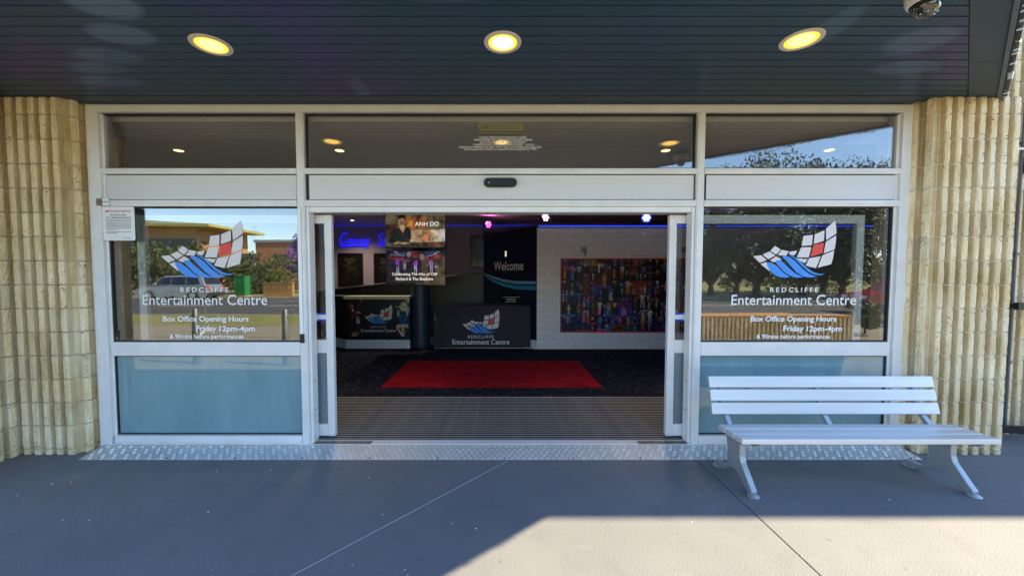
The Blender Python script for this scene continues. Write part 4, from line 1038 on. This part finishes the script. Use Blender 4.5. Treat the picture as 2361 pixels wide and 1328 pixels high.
for i in range(4):
    w_ = (xb-xa)/4; part('base_stone', MB().box(xa+i*w_+.001, xa+(i+1)*w_-.001, -.03, .03, 0, zk-.03), M['white_block'], ct, bevel=.004)
for i in range(3):
    a0, a1 = xa-fold*i/3-.002, xa-fold*(i+1)/3+.002
    part('base_stone', MB().prism_z([(a0, -.03+(xa-a0)*.8), (a1, -.03+(xa-a1)*.8), (a1, .03+(xa-a1)*.8), (a0, .03+(xa-a0)*.8)], 0, zk-.03), M['white_block'], ct)
part('core', MB().prism_z([(xa, .045), (xb-.001, .045), (xb-.001, .7), (xa-fold, 1.0), (xa-fold, fold*.8+.045)], .001, zp-.002), M['black_wall'], ct)
part('kick', MB().box(xa, xb, .0, .03, zk-.029, zk-.001), M['navy'], ct)
Z1 = lambda X, Y: (680+X/3.69, 470+Y/3.69)
def cp(px, py, k=0): x, z = at(px, py, YC); return (x+2.6, -.001-.0006*k, z-FL)
def ct_logo(u, v, k=0): return cp(*Z1(592+(u-220)*(828-592)/808, 858+(v-82)*(1020-858)/562), k)
logo(ct, ct_logo)
def cl(u, v): return cp(*Z1(u, -v))
lettering('REDCLIFFE', 644, 777, -1054, -1041, M['tile_vinyl'], cl, ct, .006, 1.4); lettering('Entertainment Centre', 563, 858, -1090, -1064, M['white_vinyl'], cl, ct, .004)
def figure(name, polys):
    link(name, print_mesh([([Z1(*p) for p in q], c) for q, c in polys], lambda x, y, k: cp(x, y, k), M['print'], name), ct)
def ell(cx, cy, rx, ry, n=14, a0=0, a1=360): return [(cx+rx*math.cos(R(a0+(a1-a0)*i/n)), cy+ry*math.sin(R(a0+(a1-a0)*i/n))) for i in range(n)]
mar, blk, skn = (.075, .012, .016), (.012, .011, .012), (.42, .24, .16)
figure('guitarist_print', [
 ([(478, 985), (505, 985), (520, 1110), (478, 1125), (490, 1060)], (.05, .032, .028)), ([(505, 985), (548, 1000), (545, 1112), (512, 1118)], (.045, .03, .028)),
 ([(497, 1090), (520, 1094), (512, 1124), (478, 1126)], skn), ([(520, 1092), (545, 1092), (538, 1122), (512, 1124)], (.38, .22, .15)),
 ([(446, 905), (492, 880), (530, 905), (548, 960), (520, 985), (470, 982), (452, 950)], mar), ([(476, 895), (500, 895), (505, 925), (492, 915)], (.5, .47, .44)),
 ([(480, 940), (530, 930), (532, 968), (485, 978)], (.16, .022, .022)), ([(520, 965), (545, 960), (556, 1018), (530, 1020)], (.45, .45, .48)),
 ([(530, 905), (566, 925), (560, 935), (520, 930)], skn), ([(528, 888), (540, 892), (574, 812), (560, 812)], (.11, .085, .07)), ([(556, 822), (575, 808), (566, 836)], (.3, .26, .22)),
 ([(446, 905), (458, 908), (476, 975), (462, 972)], (.055, .01, .012)),
 (ell(484, 872, 16, 20), skn), ([(478, 882), (490, 880), (488, 888), (480, 888)], (.12, .03, .03)), ([(450, 868), (455, 845), (478, 836), (494, 848), (498, 862), (470, 866), (456, 880)], (.28, .02, .03))])
hair, drs = (.62, .55, .36), (.012, .075, .15)
figure('singer_print', [
 ([(866, 1040), (900, 1050), (895, 1075), (915, 1105), (900, 1108), (862, 1064)], (.44, .28, .09)), ([(905, 1050), (935, 1052), (930, 1100), (912, 1102)], (.48, .31, .10)),
 ([(885, 1070), (900, 1085), (918, 1112), (908, 1127), (890, 1090)], (.46, .47, .56)), ([(912, 1090), (936, 1085), (936, 1127), (914, 1127)], (.5, .5, .58)),
 ([(893, 900), (950, 900), (958, 960), (960, 1030), (870, 1030), (885, 965), (880, 925)], drs), ([(872, 1025), (960, 1025), (966, 1058), (935, 1050), (900, 1056), (858, 1046)], (.58, .52, .46)),
 ([(945, 905), (972, 870), (974, 912), (952, 960)], (.34, .40, .46)), ([(870, 905), (888, 905), (890, 935), (880, 968), (868, 940)], (.30, .36, .42)),
 ([(935, 815), (972, 812), (974, 850), (950, 835)], (.45, .5, .52)), (ell(925, 870, 32, 36), hair), ([(895, 880), (960, 870), (968, 905), (930, 918), (905, 905)], (.55, .47, .26)),
 (ell(906, 870, 14, 20), (.52, .34, .16)), ([(860, 870), (902, 872), (902, 880), (860, 879)], (.5, .42, .32)), ([(888, 878), (912, 880), (905, 900), (888, 896)], (.5, .32, .15)),
 ([(893, 982), (920, 992), (945, 980), (945, 984), (920, 997), (893, 987)], (.05, .16, .27))])

# round column with two televisions
cxx = (at(947, 740, 4.9)[0]+at(990, 740, 4.9)[0])/2
co = thing('round_column', 'round navy column behind the two televisions', 'column', (cxx, 4.95, FL))
part('shaft', MB().lathe([(.205, 0), (.205, 2.978)], 32), M['navy_col'], co, smooth=True); part('foot_ring', MB().lathe([(.222, 0), (.222, .05), (.208, .06)], 32), M['navy_col'], co, smooth=True)
YT = 4.50
def tv(py0, py1, lab):
    x0, z1 = at(889, py0, YT); x1, z0 = at(1028, py1, YT)
    t = thing('television', lab, 'television', ((x0+x1)/2, YT, z0)); hw_, h_ = (x1-x0)/2, z1-z0
    part('casing', MB().box(-hw_, hw_, 0, .05, 0, h_), M['black_plastic'], t, bevel=.005); part('mount', MB().box(-.2, .2, .0505, .26, h_*.3, h_*.7), M['black_plastic'], t)
    return t, hw_, h_
ZT = lambda X, Y: (880+X/6.99, 480+Y/6.99)
def tvprint(t, polys, nm='screen_picture'):
    link(nm, print_mesh([([ZT(*p) for p in q], c) for q, c in polys], lambda px, py, k: (at(px, py, YT)[0]-t.location.x, -.0008-.0002*k, at(px, py, YT)[1]-t.location.z), M['screen'], nm), t)
def tvl(t, body, u0, u1, v0, v1, mat, bold=0):
    lettering(body, u0, u1, -v1, -v0, mat, lambda u, v: (at(*ZT(u, -v), YT)[0]-t.location.x, -.021, at(*ZT(u, -v), YT)[1]-t.location.z), t, bold)
t1, a_, b_ = tv(489, 573, 'upper television showing a smiling man in a dark shirt')
sk1 = (.33, .19, .10)
tvprint(t1, [([(62, 85), (1020, 85), (1020, 635), (62, 635)], (.085, .072, .042)), ([(390, 150), (720, 140), (720, 330), (390, 340)], (.24, .07, .02)), ([(400, 200), (500, 195), (500, 290), (400, 295)], (.36, .15, .02)), ([(540, 150), (610, 150), (610, 320), (540, 320)], (.13, .05, .02)),
 ([(62, 260), (230, 250), (300, 420), (62, 480)], (.05, .022, .016)), ([(460, 360), (640, 345), (800, 355), (800, 545), (460, 560)], (.34, .22, .13)), ([(640, 400), (790, 360), (790, 540), (640, 548)], (.36, .14, .06)), ([(790, 350), (1020, 335), (1020, 540), (790, 545)], (.46, .36, .25)), ([(930, 340), (1020, 335), (1020, 540), (930, 542)], (.40, .40, .38)),
 ([(62, 600), (480, 560), (1020, 545), (1020, 635), (62, 635)], (.06, .045, .028)), ([(700, 552), (1020, 545), (1020, 600), (720, 600)], (.10, .035, .022)),
 ([(120, 560), (150, 390), (250, 315), (330, 330), (430, 300), (470, 370), (475, 500), (540, 560), (180, 580)], (.012, .012, .011)), ([(270, 290), (380, 290), (365, 350), (345, 410), (300, 340)], sk1),
 (ell(325, 225, 62, 88, 20), sk1), ([(252, 210), (262, 150), (310, 118), (360, 122), (392, 160), (395, 215), (378, 180), (330, 158), (280, 172)], (.022, .016, .012)), ([(298, 272), (330, 282), (358, 268), (345, 290), (312, 292)], (.55, .48, .40)),
 (ell(303, 212, 10, 5, 8), (.03, .02, .015)), (ell(350, 208, 10, 5, 8), (.03, .02, .015)), ([(322, 212), (334, 212), (340, 246), (318, 248)], (.27, .15, .08)),
 ([(180, 570), (260, 535), (310, 540), (320, 572), (200, 588)], (.36, .24, .13)), ([(310, 552), (460, 552), (460, 580), (310, 582)], (.34, .23, .13)), (ell(500, 525, 48, 28, 12), (.38, .28, .17))])
tvl(t1, 'ANH DO', 540, 925, 222, 292, M['lamp_slot'], .01); tvl(t1, 'HAPPIEST', 640, 915, 326, 360, M['tile_vinyl'], .0)
t2, a_, b_ = tv(578, 658, 'lower television showing four suited singers before a flag')
pur, pal = (.25, .05, .42), (.30, .27, .36)
suit = (.012, .011, .03)
def singer(cx, cy, s, c): return [([(cx-75*s, cy+220*s), (cx-60*s, cy+80*s), (cx-20*s, cy+50*s), (cx+25*s, cy+50*s), (cx+70*s, cy+85*s), (cx+85*s, cy+220*s)], suit), ([(cx-22*s, cy+55*s), (cx+24*s, cy+55*s), (cx+28*s, cy+190*s), (cx-15*s, cy+190*s)], pal), ([(cx-6*s, cy+75*s), (cx+9*s, cy+75*s), (cx+13*s, cy+190*s), (cx-4*s, cy+190*s)], (.01, .01, .02)),
    (ell(cx, cy, 38*s, 60*s, 14), c), ([(cx-40*s, cy-10*s), (cx-34*s, cy-60*s), (cx+8*s, cy-78*s), (cx+40*s, cy-45*s), (cx+38*s, cy-20*s), (cx, cy-40*s)], (c[0]*.6, c[1]*.6, c[2]*.8)), ([(cx-4*s, cy-12*s), (cx+8*s, cy-12*s), (cx+14*s, cy+12*s), (cx-6*s, cy+12*s)], tuple(q*.7 for q in c)), ([(cx-14*s, cy+28*s), (cx+16*s, cy+28*s), (cx+12*s, cy+36*s), (cx-10*s, cy+36*s)], tuple(q*.4 for q in c)),
    (ell(cx-15*s, cy-10*s, 7*s, 4*s, 6), (.01, .01, .03)), (ell(cx+18*s, cy-10*s, 7*s, 4*s, 6), (.01, .01, .03))]
tvprint(t2, [([(72, 695), (1022, 695), (1022, 1240), (72, 1240)], (.014, .012, .022)), ([(600, 800), (1022, 760), (1022, 1240), (700, 1240)], (.075, .045, .028)), ([(110, 770), (330, 795), (500, 850), (500, 880), (110, 815)], (.16, .02, .03)), ([(450, 695), (680, 695), (620, 830), (520, 830)], (.11, .016, .02)), ([(690, 780), (960, 740), (960, 800), (760, 830), (690, 830)], (.20, .025, .035)),
 ([(190, 695), (230, 695), (330, 765), (290, 770)], (.20, .20, .26)), ([(740, 785), (880, 740), (940, 695), (890, 695), (830, 745), (720, 775)], (.26, .27, .34)), ([(680, 695), (880, 695), (810, 740), (680, 770)], (.015, .03, .10)), ([(240, 695), (400, 695), (420, 760), (340, 760)], (.015, .025, .07)),
 ([(130, 735), (380, 742), (380, 778), (130, 775)], (.085, .085, .14)), (ell(545, 900, 105, 100, 20), (.008, .007, .01)), (ell(435, 750, 34, 45, 10), (.18, .15, .20)), (ell(650, 780, 40, 45, 10), (.20, .18, .24)), ([(700, 830), (900, 860), (920, 1000), (700, 1000)], (.10, .065, .05))]
 +singer(370, 860, .75, (.09, .035, .11))+singer(258, 895, .9, pur)+singer(545, 900, .9, (.32, .06, .46))+singer(800, 890, .85, (.30, .16, .42))+[([(880, 935), (905, 945), (840, 960)], (.4, .36, .36)), ([(72, 1195), (560, 1215), (560, 1240), (72, 1240)], (.004, .004, .005))])
tvl(t2, 'Celebrating The Hits of Cliff', 172, 898, 1040, 1098, M['lamp_slot'], .016); tvl(t2, 'Richard & The Shadows', 234, 832, 1114, 1164, M['lamp_slot'], .016); tvl(t2, 'SATURDAY 29 MARCH | 7:30PM', 560, 995, 1200, 1228, M['tile_vinyl'], 0)

# ------------------------------------------------------------------ back of the foyer
YB = 7.39
def poster(px0, py0, px1, py1, lab, seed, words=None):
    x0, z1 = at(px0, py0, YB); x1, z0 = at(px1, py1, YB)
    p = thing('poster', lab, 'poster', ((x0+x1)/2, YB, z0)); w_, h_ = (x1-x0)/2, z1-z0; rn = random.Random(seed)
    for xx0, xx1, zz0, zz1 in ((-w_, w_, h_-.025, h_), (-w_, w_, 0, .025), (-w_, -w_+.025, .0255, h_-.0255), (w_-.025, w_, .0255, h_-.0255)): part('frame', MB().box(xx0, xx1, -.03, 0, zz0, zz1), M['black_wall'], p)
    po = [([(-w_+.025, .025), (w_-.025, .025), (w_-.025, h_-.025), (-w_+.025, h_-.025)], (.014, .013, .014))]
    po += person_polys(-.05, .12, h_*.62, (.035, .032, .03), (.02, .018, .018), (.06, .045, .04), rn=rn)+person_polys(.12, .08, h_*.55, (.03, .022, .018), (.018, .016, .016), (.055, .04, .035), rn=rn)
    for i in range(4): q = w_*rn.uniform(.3, .65); po.append(([(-q*.9, h_*(.82-.045*i)), (q*.7, h_*(.82-.045*i)), (q*.7, h_*(.842-.045*i)), (-q*.9, h_*(.842-.045*i))], (.09, .09, .09)))
    link('print', print_mesh(po, lambda x, z, k: (x, -.012-.0005*k, z), M['poster_dark'], 'print'), p)
    if words: lettering(words, -w_*.55, w_*.9, h_*.58, h_*.68, M['tile_vinyl'], lambda u, v: (u, -.0305, v), p)
poster(780, 584, 838, 660, 'dark framed poster under the word Coming', 1); poster(862, 584, 918, 660, 'dark framed poster partly hidden behind the lower television', 2)
poster(1085, 542, 1143, 617, 'dark framed poster partly hidden behind the navy panel', 4)
# neon script
nn = thing('neon_sign', 'blue neon script sign on the back wall left of the televisions', 'neon sign', (0, YB, 0))
def spl(pts, n=6):
    out = []; P = [pts[0]]+pts+[pts[-1]]
    for i in range(1, len(P)-2):
        for k in range(n):
            t = k/n; a, b, c, d = P[i-1], P[i], P[i+1], P[i+2]
            out.append(tuple(.5*((2*b[j])+(-a[j]+c[j])*t+(2*a[j]-5*b[j]+4*c[j]-d[j])*t*t+(-a[j]+3*b[j]-3*c[j]+d[j])*t**3) for j in (0, 1)))
    out.append(pts[-1]); return out
def neon(pts, rad=.0085):
    q = [(680+X/3.69, 470+Y/3.69) for X, Y in spl(pts)]
    P = [at(x, y, YB-.04) for x, y in q]
    part('neon_tube', MB().tube([(x, -.04, z) for x, z in P], rad, 6), M['neon'], nn, smooth=False)
neon([(440, 262), (436, 244), (425, 245), (405, 265), (385, 300), (380, 325), (390, 338), (412, 332), (438, 312)])                       # C
neon([(462, 305), (448, 308), (444, 328), (456, 334), (468, 322), (466, 306), (478, 308)])                                              # o
neon([(478, 334), (484, 306), (490, 308), (488, 330), (500, 307), (507, 310), (504, 330), (518, 307), (525, 312), (524, 332), (536, 328)])  # m
neon([(544, 306), (539, 326), (546, 333), (556, 326)]); neon([(550, 286), (554, 290)])                                                   # i
neon([(560, 334), (567, 306), (570, 318), (582, 306), (588, 314), (586, 332), (596, 328)])                                               # n
neon([(622, 306), (606, 306), (600, 322), (608, 331), (620, 320), (626, 300), (622, 335), (610, 365), (596, 378), (588, 368), (606, 350), (632, 330)])  # g
neon([(380, 356), (460, 350), (600, 350)]); neon([(385, 362), (470, 358), (590, 357)])
neon([(752, 268), (742, 256), (722, 262), (714, 282), (730, 300), (744, 316), (734, 336), (712, 340), (694, 328)])                        # S
neon([(776, 306), (764, 306), (758, 326), (770, 336), (782, 324), (778, 306), (790, 310)]); neon([(806, 306), (794, 306), (788, 326), (800, 336), (812, 324), (808, 306), (820, 310)]); neon([(824, 334), (830, 306), (834, 318), (846, 306), (852, 314), (850, 332), (862, 328)])
neon([(694, 356), (780, 354), (860, 352)])
cv = part('cornice_light', MB().box(-4.9, 1.2, YB-.03, YB-.005, 2.975, 2.99), emit('dim_blue_strip', (.02, .03, .6), .16)); tag(cv, 'dim blue light strip along the top of the back wall', 'light strip')
# black ramp balustrade
(xl, zl_), (xr, zr_) = at(768, 673, 6.3), at(1116, 623, 6.3)
bz = thing('ramp_balustrade', 'black solid balustrade with a steel handrail rising behind the column', 'balustrade', (0, 6.3, FL))
part('panel', MB().prism_y([(xl-1.2, 0), (xr+.5, 0), (xr+.5, zr_-FL), (xl-1.2, zl_-FL-.10)], 0, .10), M['black_wall'], bz)
part('handrail', MB().tube([(xl-1.2, -.03, zl_-FL-.08), (xr+.5, -.03, zr_-FL+.02)], .018, 8), M['steel'], bz, smooth=True)
for i in range(4):
    t = .2+.2*i; part('bracket', MB().box(xl+(xr-xl)*t-.008, xl+(xr-xl)*t+.008, -.03, .05, zl_+(zr_-zl_)*t-FL-.06, zl_+(zr_-zl_)*t-FL-.02), M['steel'], bz)

# ------------------------------------------------------------------ street behind the viewer, seen mirrored in the glass
def foliage(n, rx, ry, rz, cz, seed, leaf=.16, clumps=26, open_=.0):
    rn = random.Random(seed); t = MB(); cl_ = []
    for i in range(clumps):
        while True:
            p = Vector((rn.uniform(-1, 1), rn.uniform(-1, 1), rn.uniform(-1, 1)))
            if .25 < p.length < 1: break
        cl_.append((Vector((p.x*rx, p.y*ry, cz+p.z*rz)), rn.uniform(.22, .42)))
    for i in range(n):
        c, s = rn.choice(cl_); d = Vector((rn.gauss(0, 1), rn.gauss(0, 1), rn.gauss(0, 1))).normalized()*s*(rn.random()**.4)
        p = c+Vector((d.x*rx, d.y*ry, d.z*rz)); l = leaf*rn.uniform(.6, 1.3)
        e = Euler((rn.uniform(0, 6.3), rn.uniform(0, 6.3), rn.uniform(0, 6.3))).to_matrix(); a, b = e @ Vector((l, 0, 0)), e @ Vector((0, l*.45, 0))
        t.face([p-a, p-b, p+a, p+b])
    return t
TREE_MESH = {}
def tree(x, y, h, r, lab, mat='leaf', seed=1, name='tree', group=None, trunk=.35, n=3200, leaf=None):
    o = thing(name, lab, 'tree' if name == 'tree' else 'shrub', (x, y, 0), group=group); th = h*trunk; rn = random.Random(seed)
    tm = MB(); tm.tube([(0, 0, -.05), (.05*h*.1, 0, th*.5), (0, .02*h, th), (.03*h, 0, h*.8)], [.035*h, .028*h, .022*h, .006*h], 8)
    for i in range(6):
        a = i*1.05+seed; z = th*rn.uniform(.8, 1.1); tm.tube([(0, 0, z), (math.cos(a)*r*.4, math.sin(a)*r*.4, z+(h-th)*.3), (math.cos(a)*r*.75, math.sin(a)*r*.75, z+(h-th)*.5)], [.015*h, .010*h, .004*h], 6)
    part('trunk', tm, M['bark'], o)
    cz = (th*.75+h)/2
    link('crown', foliage(n, r, r, (h-th*.75)/2, cz, seed, leaf=leaf or .02*h+.06).mesh('crown', M[mat], recalc=False), o)
    return o
def rx(px, D): return mirrored(px, 600, D)[0]
trees = [(1640, 27, 8.8, 4.2, 'leaf'), (1745, 25, 10.0, 4.2, 'leaf'), (1850, 27, 11.2, 4.8, 'leaf'), (1945, 25, 9.8, 4.4, 'leaf'), (2050, 28, 10.8, 4.4, 'leaf'), (1700, 31, 8.5, 4.5, 'leaf_light'), (1900, 32, 11.2, 5.2, 'leaf')]
for i, (px, D, h, r_, mt) in enumerate(trees):
    tree(rx(px, D), -D, h, r_, 'tall dark street tree mirrored in the right window, %s' % ('leftmost of the front row', 'second from left in the front row', 'tallest one in the front row', 'second from right in the front row', 'rightmost of the front row', 'pale green one at the back left', 'one at the back behind the tallest')[i], mt, 30+i, group='street trees mirrored in the right window', trunk=.10, n=13000, leaf=.12)
for i, (px, D, h, r_, mt) in enumerate([(350, 30, 4.6, 3.2, 'leaf'), (420, 29.5, 4.3, 3.0, 'leaf'), (490, 30.5, 4.0, 2.6, 'leaf_light'), (575, 31, 3.6, 2.2, 'leaf'), (640, 32, 3.4, 3.0, 'leaf_light'), (280, 29, 5.2, 3.2, 'leaf')]):
    tree(rx(px, D), -D, h, r_, 'garden bush mirrored in the left window, %s' % ('left of the silver car', 'behind the silver car bonnet', 'behind the silver car tailgate', 'beside the green box', 'behind the orange garden wall', 'farthest left')[i], mt, 60+i, 'shrub', 'garden bushes across the road', trunk=.12, n=2400)
tree(rx(690, 36), -36, 5.2, 1.3, 'purple blossoming tree mirrored beside the door post', 'leaf_purple', 80, trunk=.4, n=2000)
tree(rx(2005, 7), -7, .95, .5, 'small leafy green shrub mirrored low in the right window', 'leaf_light', 85, 'shrub', trunk=.2, n=900)

def wheel(parent, x, y, r=.36):
    wo_ = part('wheel', MB().hull([[(x+rr*math.cos(2*math.pi*i/20), y+yy, r+rr*math.sin(2*math.pi*i/20)) for i in range(20)] for rr, yy in ((r*.8, -.11), (r, -.08), (r, .08), (r*.8, .11))]), M['tyre'], parent)
    part('rim', MB().hull([[(x+rr*math.cos(2*math.pi*i/14), y+yy, r+rr*math.sin(2*math.pi*i/14)) for i in range(14)] for rr, yy in ((r*.62, .112), (r*.55, .118))]), M['steel'], wo_)
def car(x, y, rz, paint, lab):
    c = thing('parked_car', lab, 'car', (x, y, -.12), rz)
    lower = [(-2.35, .35), (-2.40, .62), (-2.32, .86), (-1.35, 1.02), (2.25, 1.06), (2.38, .90), (2.40, .45), (2.30, .32)]
    part('body', MB().hull([[(a, s*w_, b) for a, b in lower] for s, w_ in ((-1, .86), (-1, .90), (1, .90), (1, .86))]), M[paint], c, bevel=.06)
    cab = [(-1.45, 1.0), (-.72, 1.58), (-.45, 1.68), (1.75, 1.70), (1.98, 1.60), (2.28, 1.04)]
    part('cabin', MB().hull([[(a, s*(.84 if b < 1.2 else .70), b) for a, b in cab] for s in (-1, 1)]), M[paint], c, bevel=.04)
    for s in (-1, 1):
        for q in ([(-1.2, 1.08), (-.62, 1.55), (-.05, 1.58), (-.05, 1.08)], [(.02, 1.08), (.02, 1.58), (.95, 1.60), (.95, 1.08)], [(1.02, 1.08), (1.02, 1.60), (1.70, 1.60), (1.95, 1.12)]):
            part('side_window', MB().hull([[(a, s*(.84-(b-1.0)*.20+.012), b) for a, b in q], [(a, s*(.84-(b-1.0)*.20-.02), b) for a, b in q]]), M['window_dark'], c)
        for x_ in (-1.5, 1.45): wheel(c, x_, s*.80)
        part('headlight', MB().box(-2.42, -2.30, s*.55-.16, s*.55+.16, .66, .80), M['white_sign'], c, bevel=.02); part('tail_light', MB().box(2.33, 2.42, s*.70-.1, s*.70+.1, .80, 1.02), M['red_vinyl'], c, bevel=.02)
        part('mirror', MB().box(-1.0, -.82, s*.98-.09, s*.98+.09, 1.05, 1.2), M[paint], c, bevel=.03)
    part('rear_window', MB().hull([[(2.03, -.6, 1.56), (2.03, .6, 1.56), (2.25, .68, 1.14), (2.25, -.68, 1.14)], [(2.06, -.6, 1.57), (2.06, .6, 1.57), (2.28, .68, 1.15), (2.28, -.68, 1.15)]]), M['window_dark'], c)
    part('bumper', MB().box(2.30, 2.46, -.8, .8, .38, .58), M['gutter_dark'], c, bevel=.03); part('bumper', MB().box(-2.46, -2.30, -.8, .8, .36, .56), M['gutter_dark'], c, bevel=.03)
    return c
car((rx(343, 23.5)+rx(486, 23.5))/2, -23.5, 0, 'car_silver', 'silver four-wheel-drive wagon mirrored in the left window')
car(rx(2010, 14.5)+1.5, -14.0, R(8), 'car_red', 'red car mirrored at the right edge of the right window')

def building(name, lab, x0, x1, D, dep, h, wall, roof_fn, rows, winw=1.3):
    b = thing(name, lab, 'building', ((x0+x1)/2, -D, 0)); hw_ = (x1-x0)/2
    part('wall', MB().box(-hw_, hw_, -dep, 0, 0, h), M[wall], b)
    roof_fn(b, hw_, dep, h)
    for (z0, z1, n_) in rows:
        for i in range(n_):
            xc = -hw_+(i+.5)*2*hw_/n_; wo_ = part('window', MB().box(xc-winw/2, xc+winw/2, .002, .05, z0, z1), M['window_dark'], b)
            part('sill', MB().box(xc-winw/2-.05, xc+winw/2+.05, .003, .12, z0-.1, z0-.002), M['white_sign'], wo_)
    return b
def eave(b, hw_, dep, h): part('roof', MB().hull([[(-hw_-1, 1.2, h+.01), (hw_+2.5, 1.2, h+.01), (hw_+2.5, -dep, h+.01), (-hw_-1, -dep, h+.01)], [(-hw_-1, 1.2, h+.9), (hw_+2.5, 1.2, h+.35), (hw_+2.5, -dep, h+.35), (-hw_-1, -dep, h+.9)]]), M['render_yellow'], b)
def flat(b, hw_, dep, h): part('roof', MB().box(-hw_-.15, hw_+.15, -dep-.1, .15, h+.002, h+.3), M['roof_grey'], b)
building('apartment_building', 'apartment block with yellow eaves mirrored at the top of the left window', rx(300, 46), rx(455, 46), 46, 10, 7.6, 'orange_render', eave, [(1, 2.4, 5), (4.4, 6.2, 6)])
building('brick_building', 'red brick building mirrored right of the window logo', rx(590, 44), rx(690, 44)+5, 44, 9, 5.6, 'brick', flat, [(3.0, 4.2, 2)], .9)
building('house', 'pale house mirrored between the bushes', rx(500, 52), rx(585, 52), 52, 8, 4.4, 'roof_grey', flat, [(1.2, 2.4, 3)])
gbx = thing('green_cabinet', 'green metal cabinet mirrored between bushes', 'cabinet', (rx(557, 27), -27, 0))
part('body', MB().box(-.42, .42, -.35, .35, .08, 1.5), M['green_paint'], gbx, bevel=.02); part('plinth', MB().box(-.45, .45, -.38, .38, 0, .079), M['path'], gbx); part('lid', MB().box(-.45, .45, -.38, .38, 1.501, 1.56), M['green_paint'], gbx, bevel=.01)
gw = thing('garden_wall', 'low orange brick wall with pierced blocks mirrored in the left window', 'wall', (rx(640, 26.8), -26.8, 0))
part('brickwork', MB().box(-1.1, 1.1, -.12, .12, 0, .95), M['brick_orange'], gw); part('coping', MB().box(-1.14, 1.14, -.15, .15, .951, 1.02), M['brick_orange'], gw)
for i in range(6):
    for k in range(3): part('pierced_opening', MB().box(-.78+i*.28-.05, -.78+i*.28+.05, .121, .128, .38+k*.18-.04, .38+k*.18+.04), M['window_dark'], gw)
for px, D, lab in ((655, 3.35, 'steel bollard mirrored beside the left door post'), (447, 3.5, 'steel bollard mirrored under the window lettering')):
    b = thing('bollard', lab, 'bollard', (mirrored(px, 760, D)[0], -D, -.006), group='bollards at the forecourt edge')
    part('post', MB().lathe([(.055, 0), (.055, .98), (.045, 1.0)], 18), M['galv'], b, smooth=True); part('base_plate', MB().lathe([(.11, 0), (.11, .012)], 18), M['galv'], b)
# planter wall of fluted blocks
PX0, PX1, PD = 4.6, 8.2, 5.4
pw = thing('planter_wall', 'low fluted block planter mirrored low in the right window', 'planter', (PX1, -PD, 0))
def planter():
    block_face(pw, PX1, -PD, R(180), 36, 0, .62, first=.0)
    part('mortar', MB().box(PX0, PX1, -PD-.25, -PD-.013, 0, .60), M['mortar'], pw)
    part('soil', MB().box(PX0, PX1, -PD-2.2, -PD-.251, 0, .52), M['brick_orange'], pw)
    part('capping', MB().box(PX0, PX1, -PD-.26, -PD+.04, .622, .67), M['brick_orange'], pw)
local(pw, planter)
# power pole and wires
pp = thing('power_pole', 'timber power pole with wires mirrored in the left window', 'pole', (-30, -27.0, 0))
part('pole', MB().tube([(0, 0, 0), (0, 0, 9.5)], [.16, .11], 10), M['bark'], pp); part('cross_arm', MB().box(-.06, .06, -1.1, 1.1, 8.7, 8.85), M['bark'], pp)
for yy in (-1, 0, 1): part('wire', MB().tube([(-40, yy, 8.6), (-20, yy, 8.2), (0, yy, 8.86), (25, yy, 8.0), (50, yy, 8.8)], .018, 5), M['gutter_dark'], pp)

S.cycles.caustics_reflective = False; S.cycles.caustics_refractive = False; S.cycles.max_bounces = 12; S.cycles.transparent_max_bounces = 16; S.cycles.glossy_bounces = 6; S.cycles.diffuse_bounces = 6
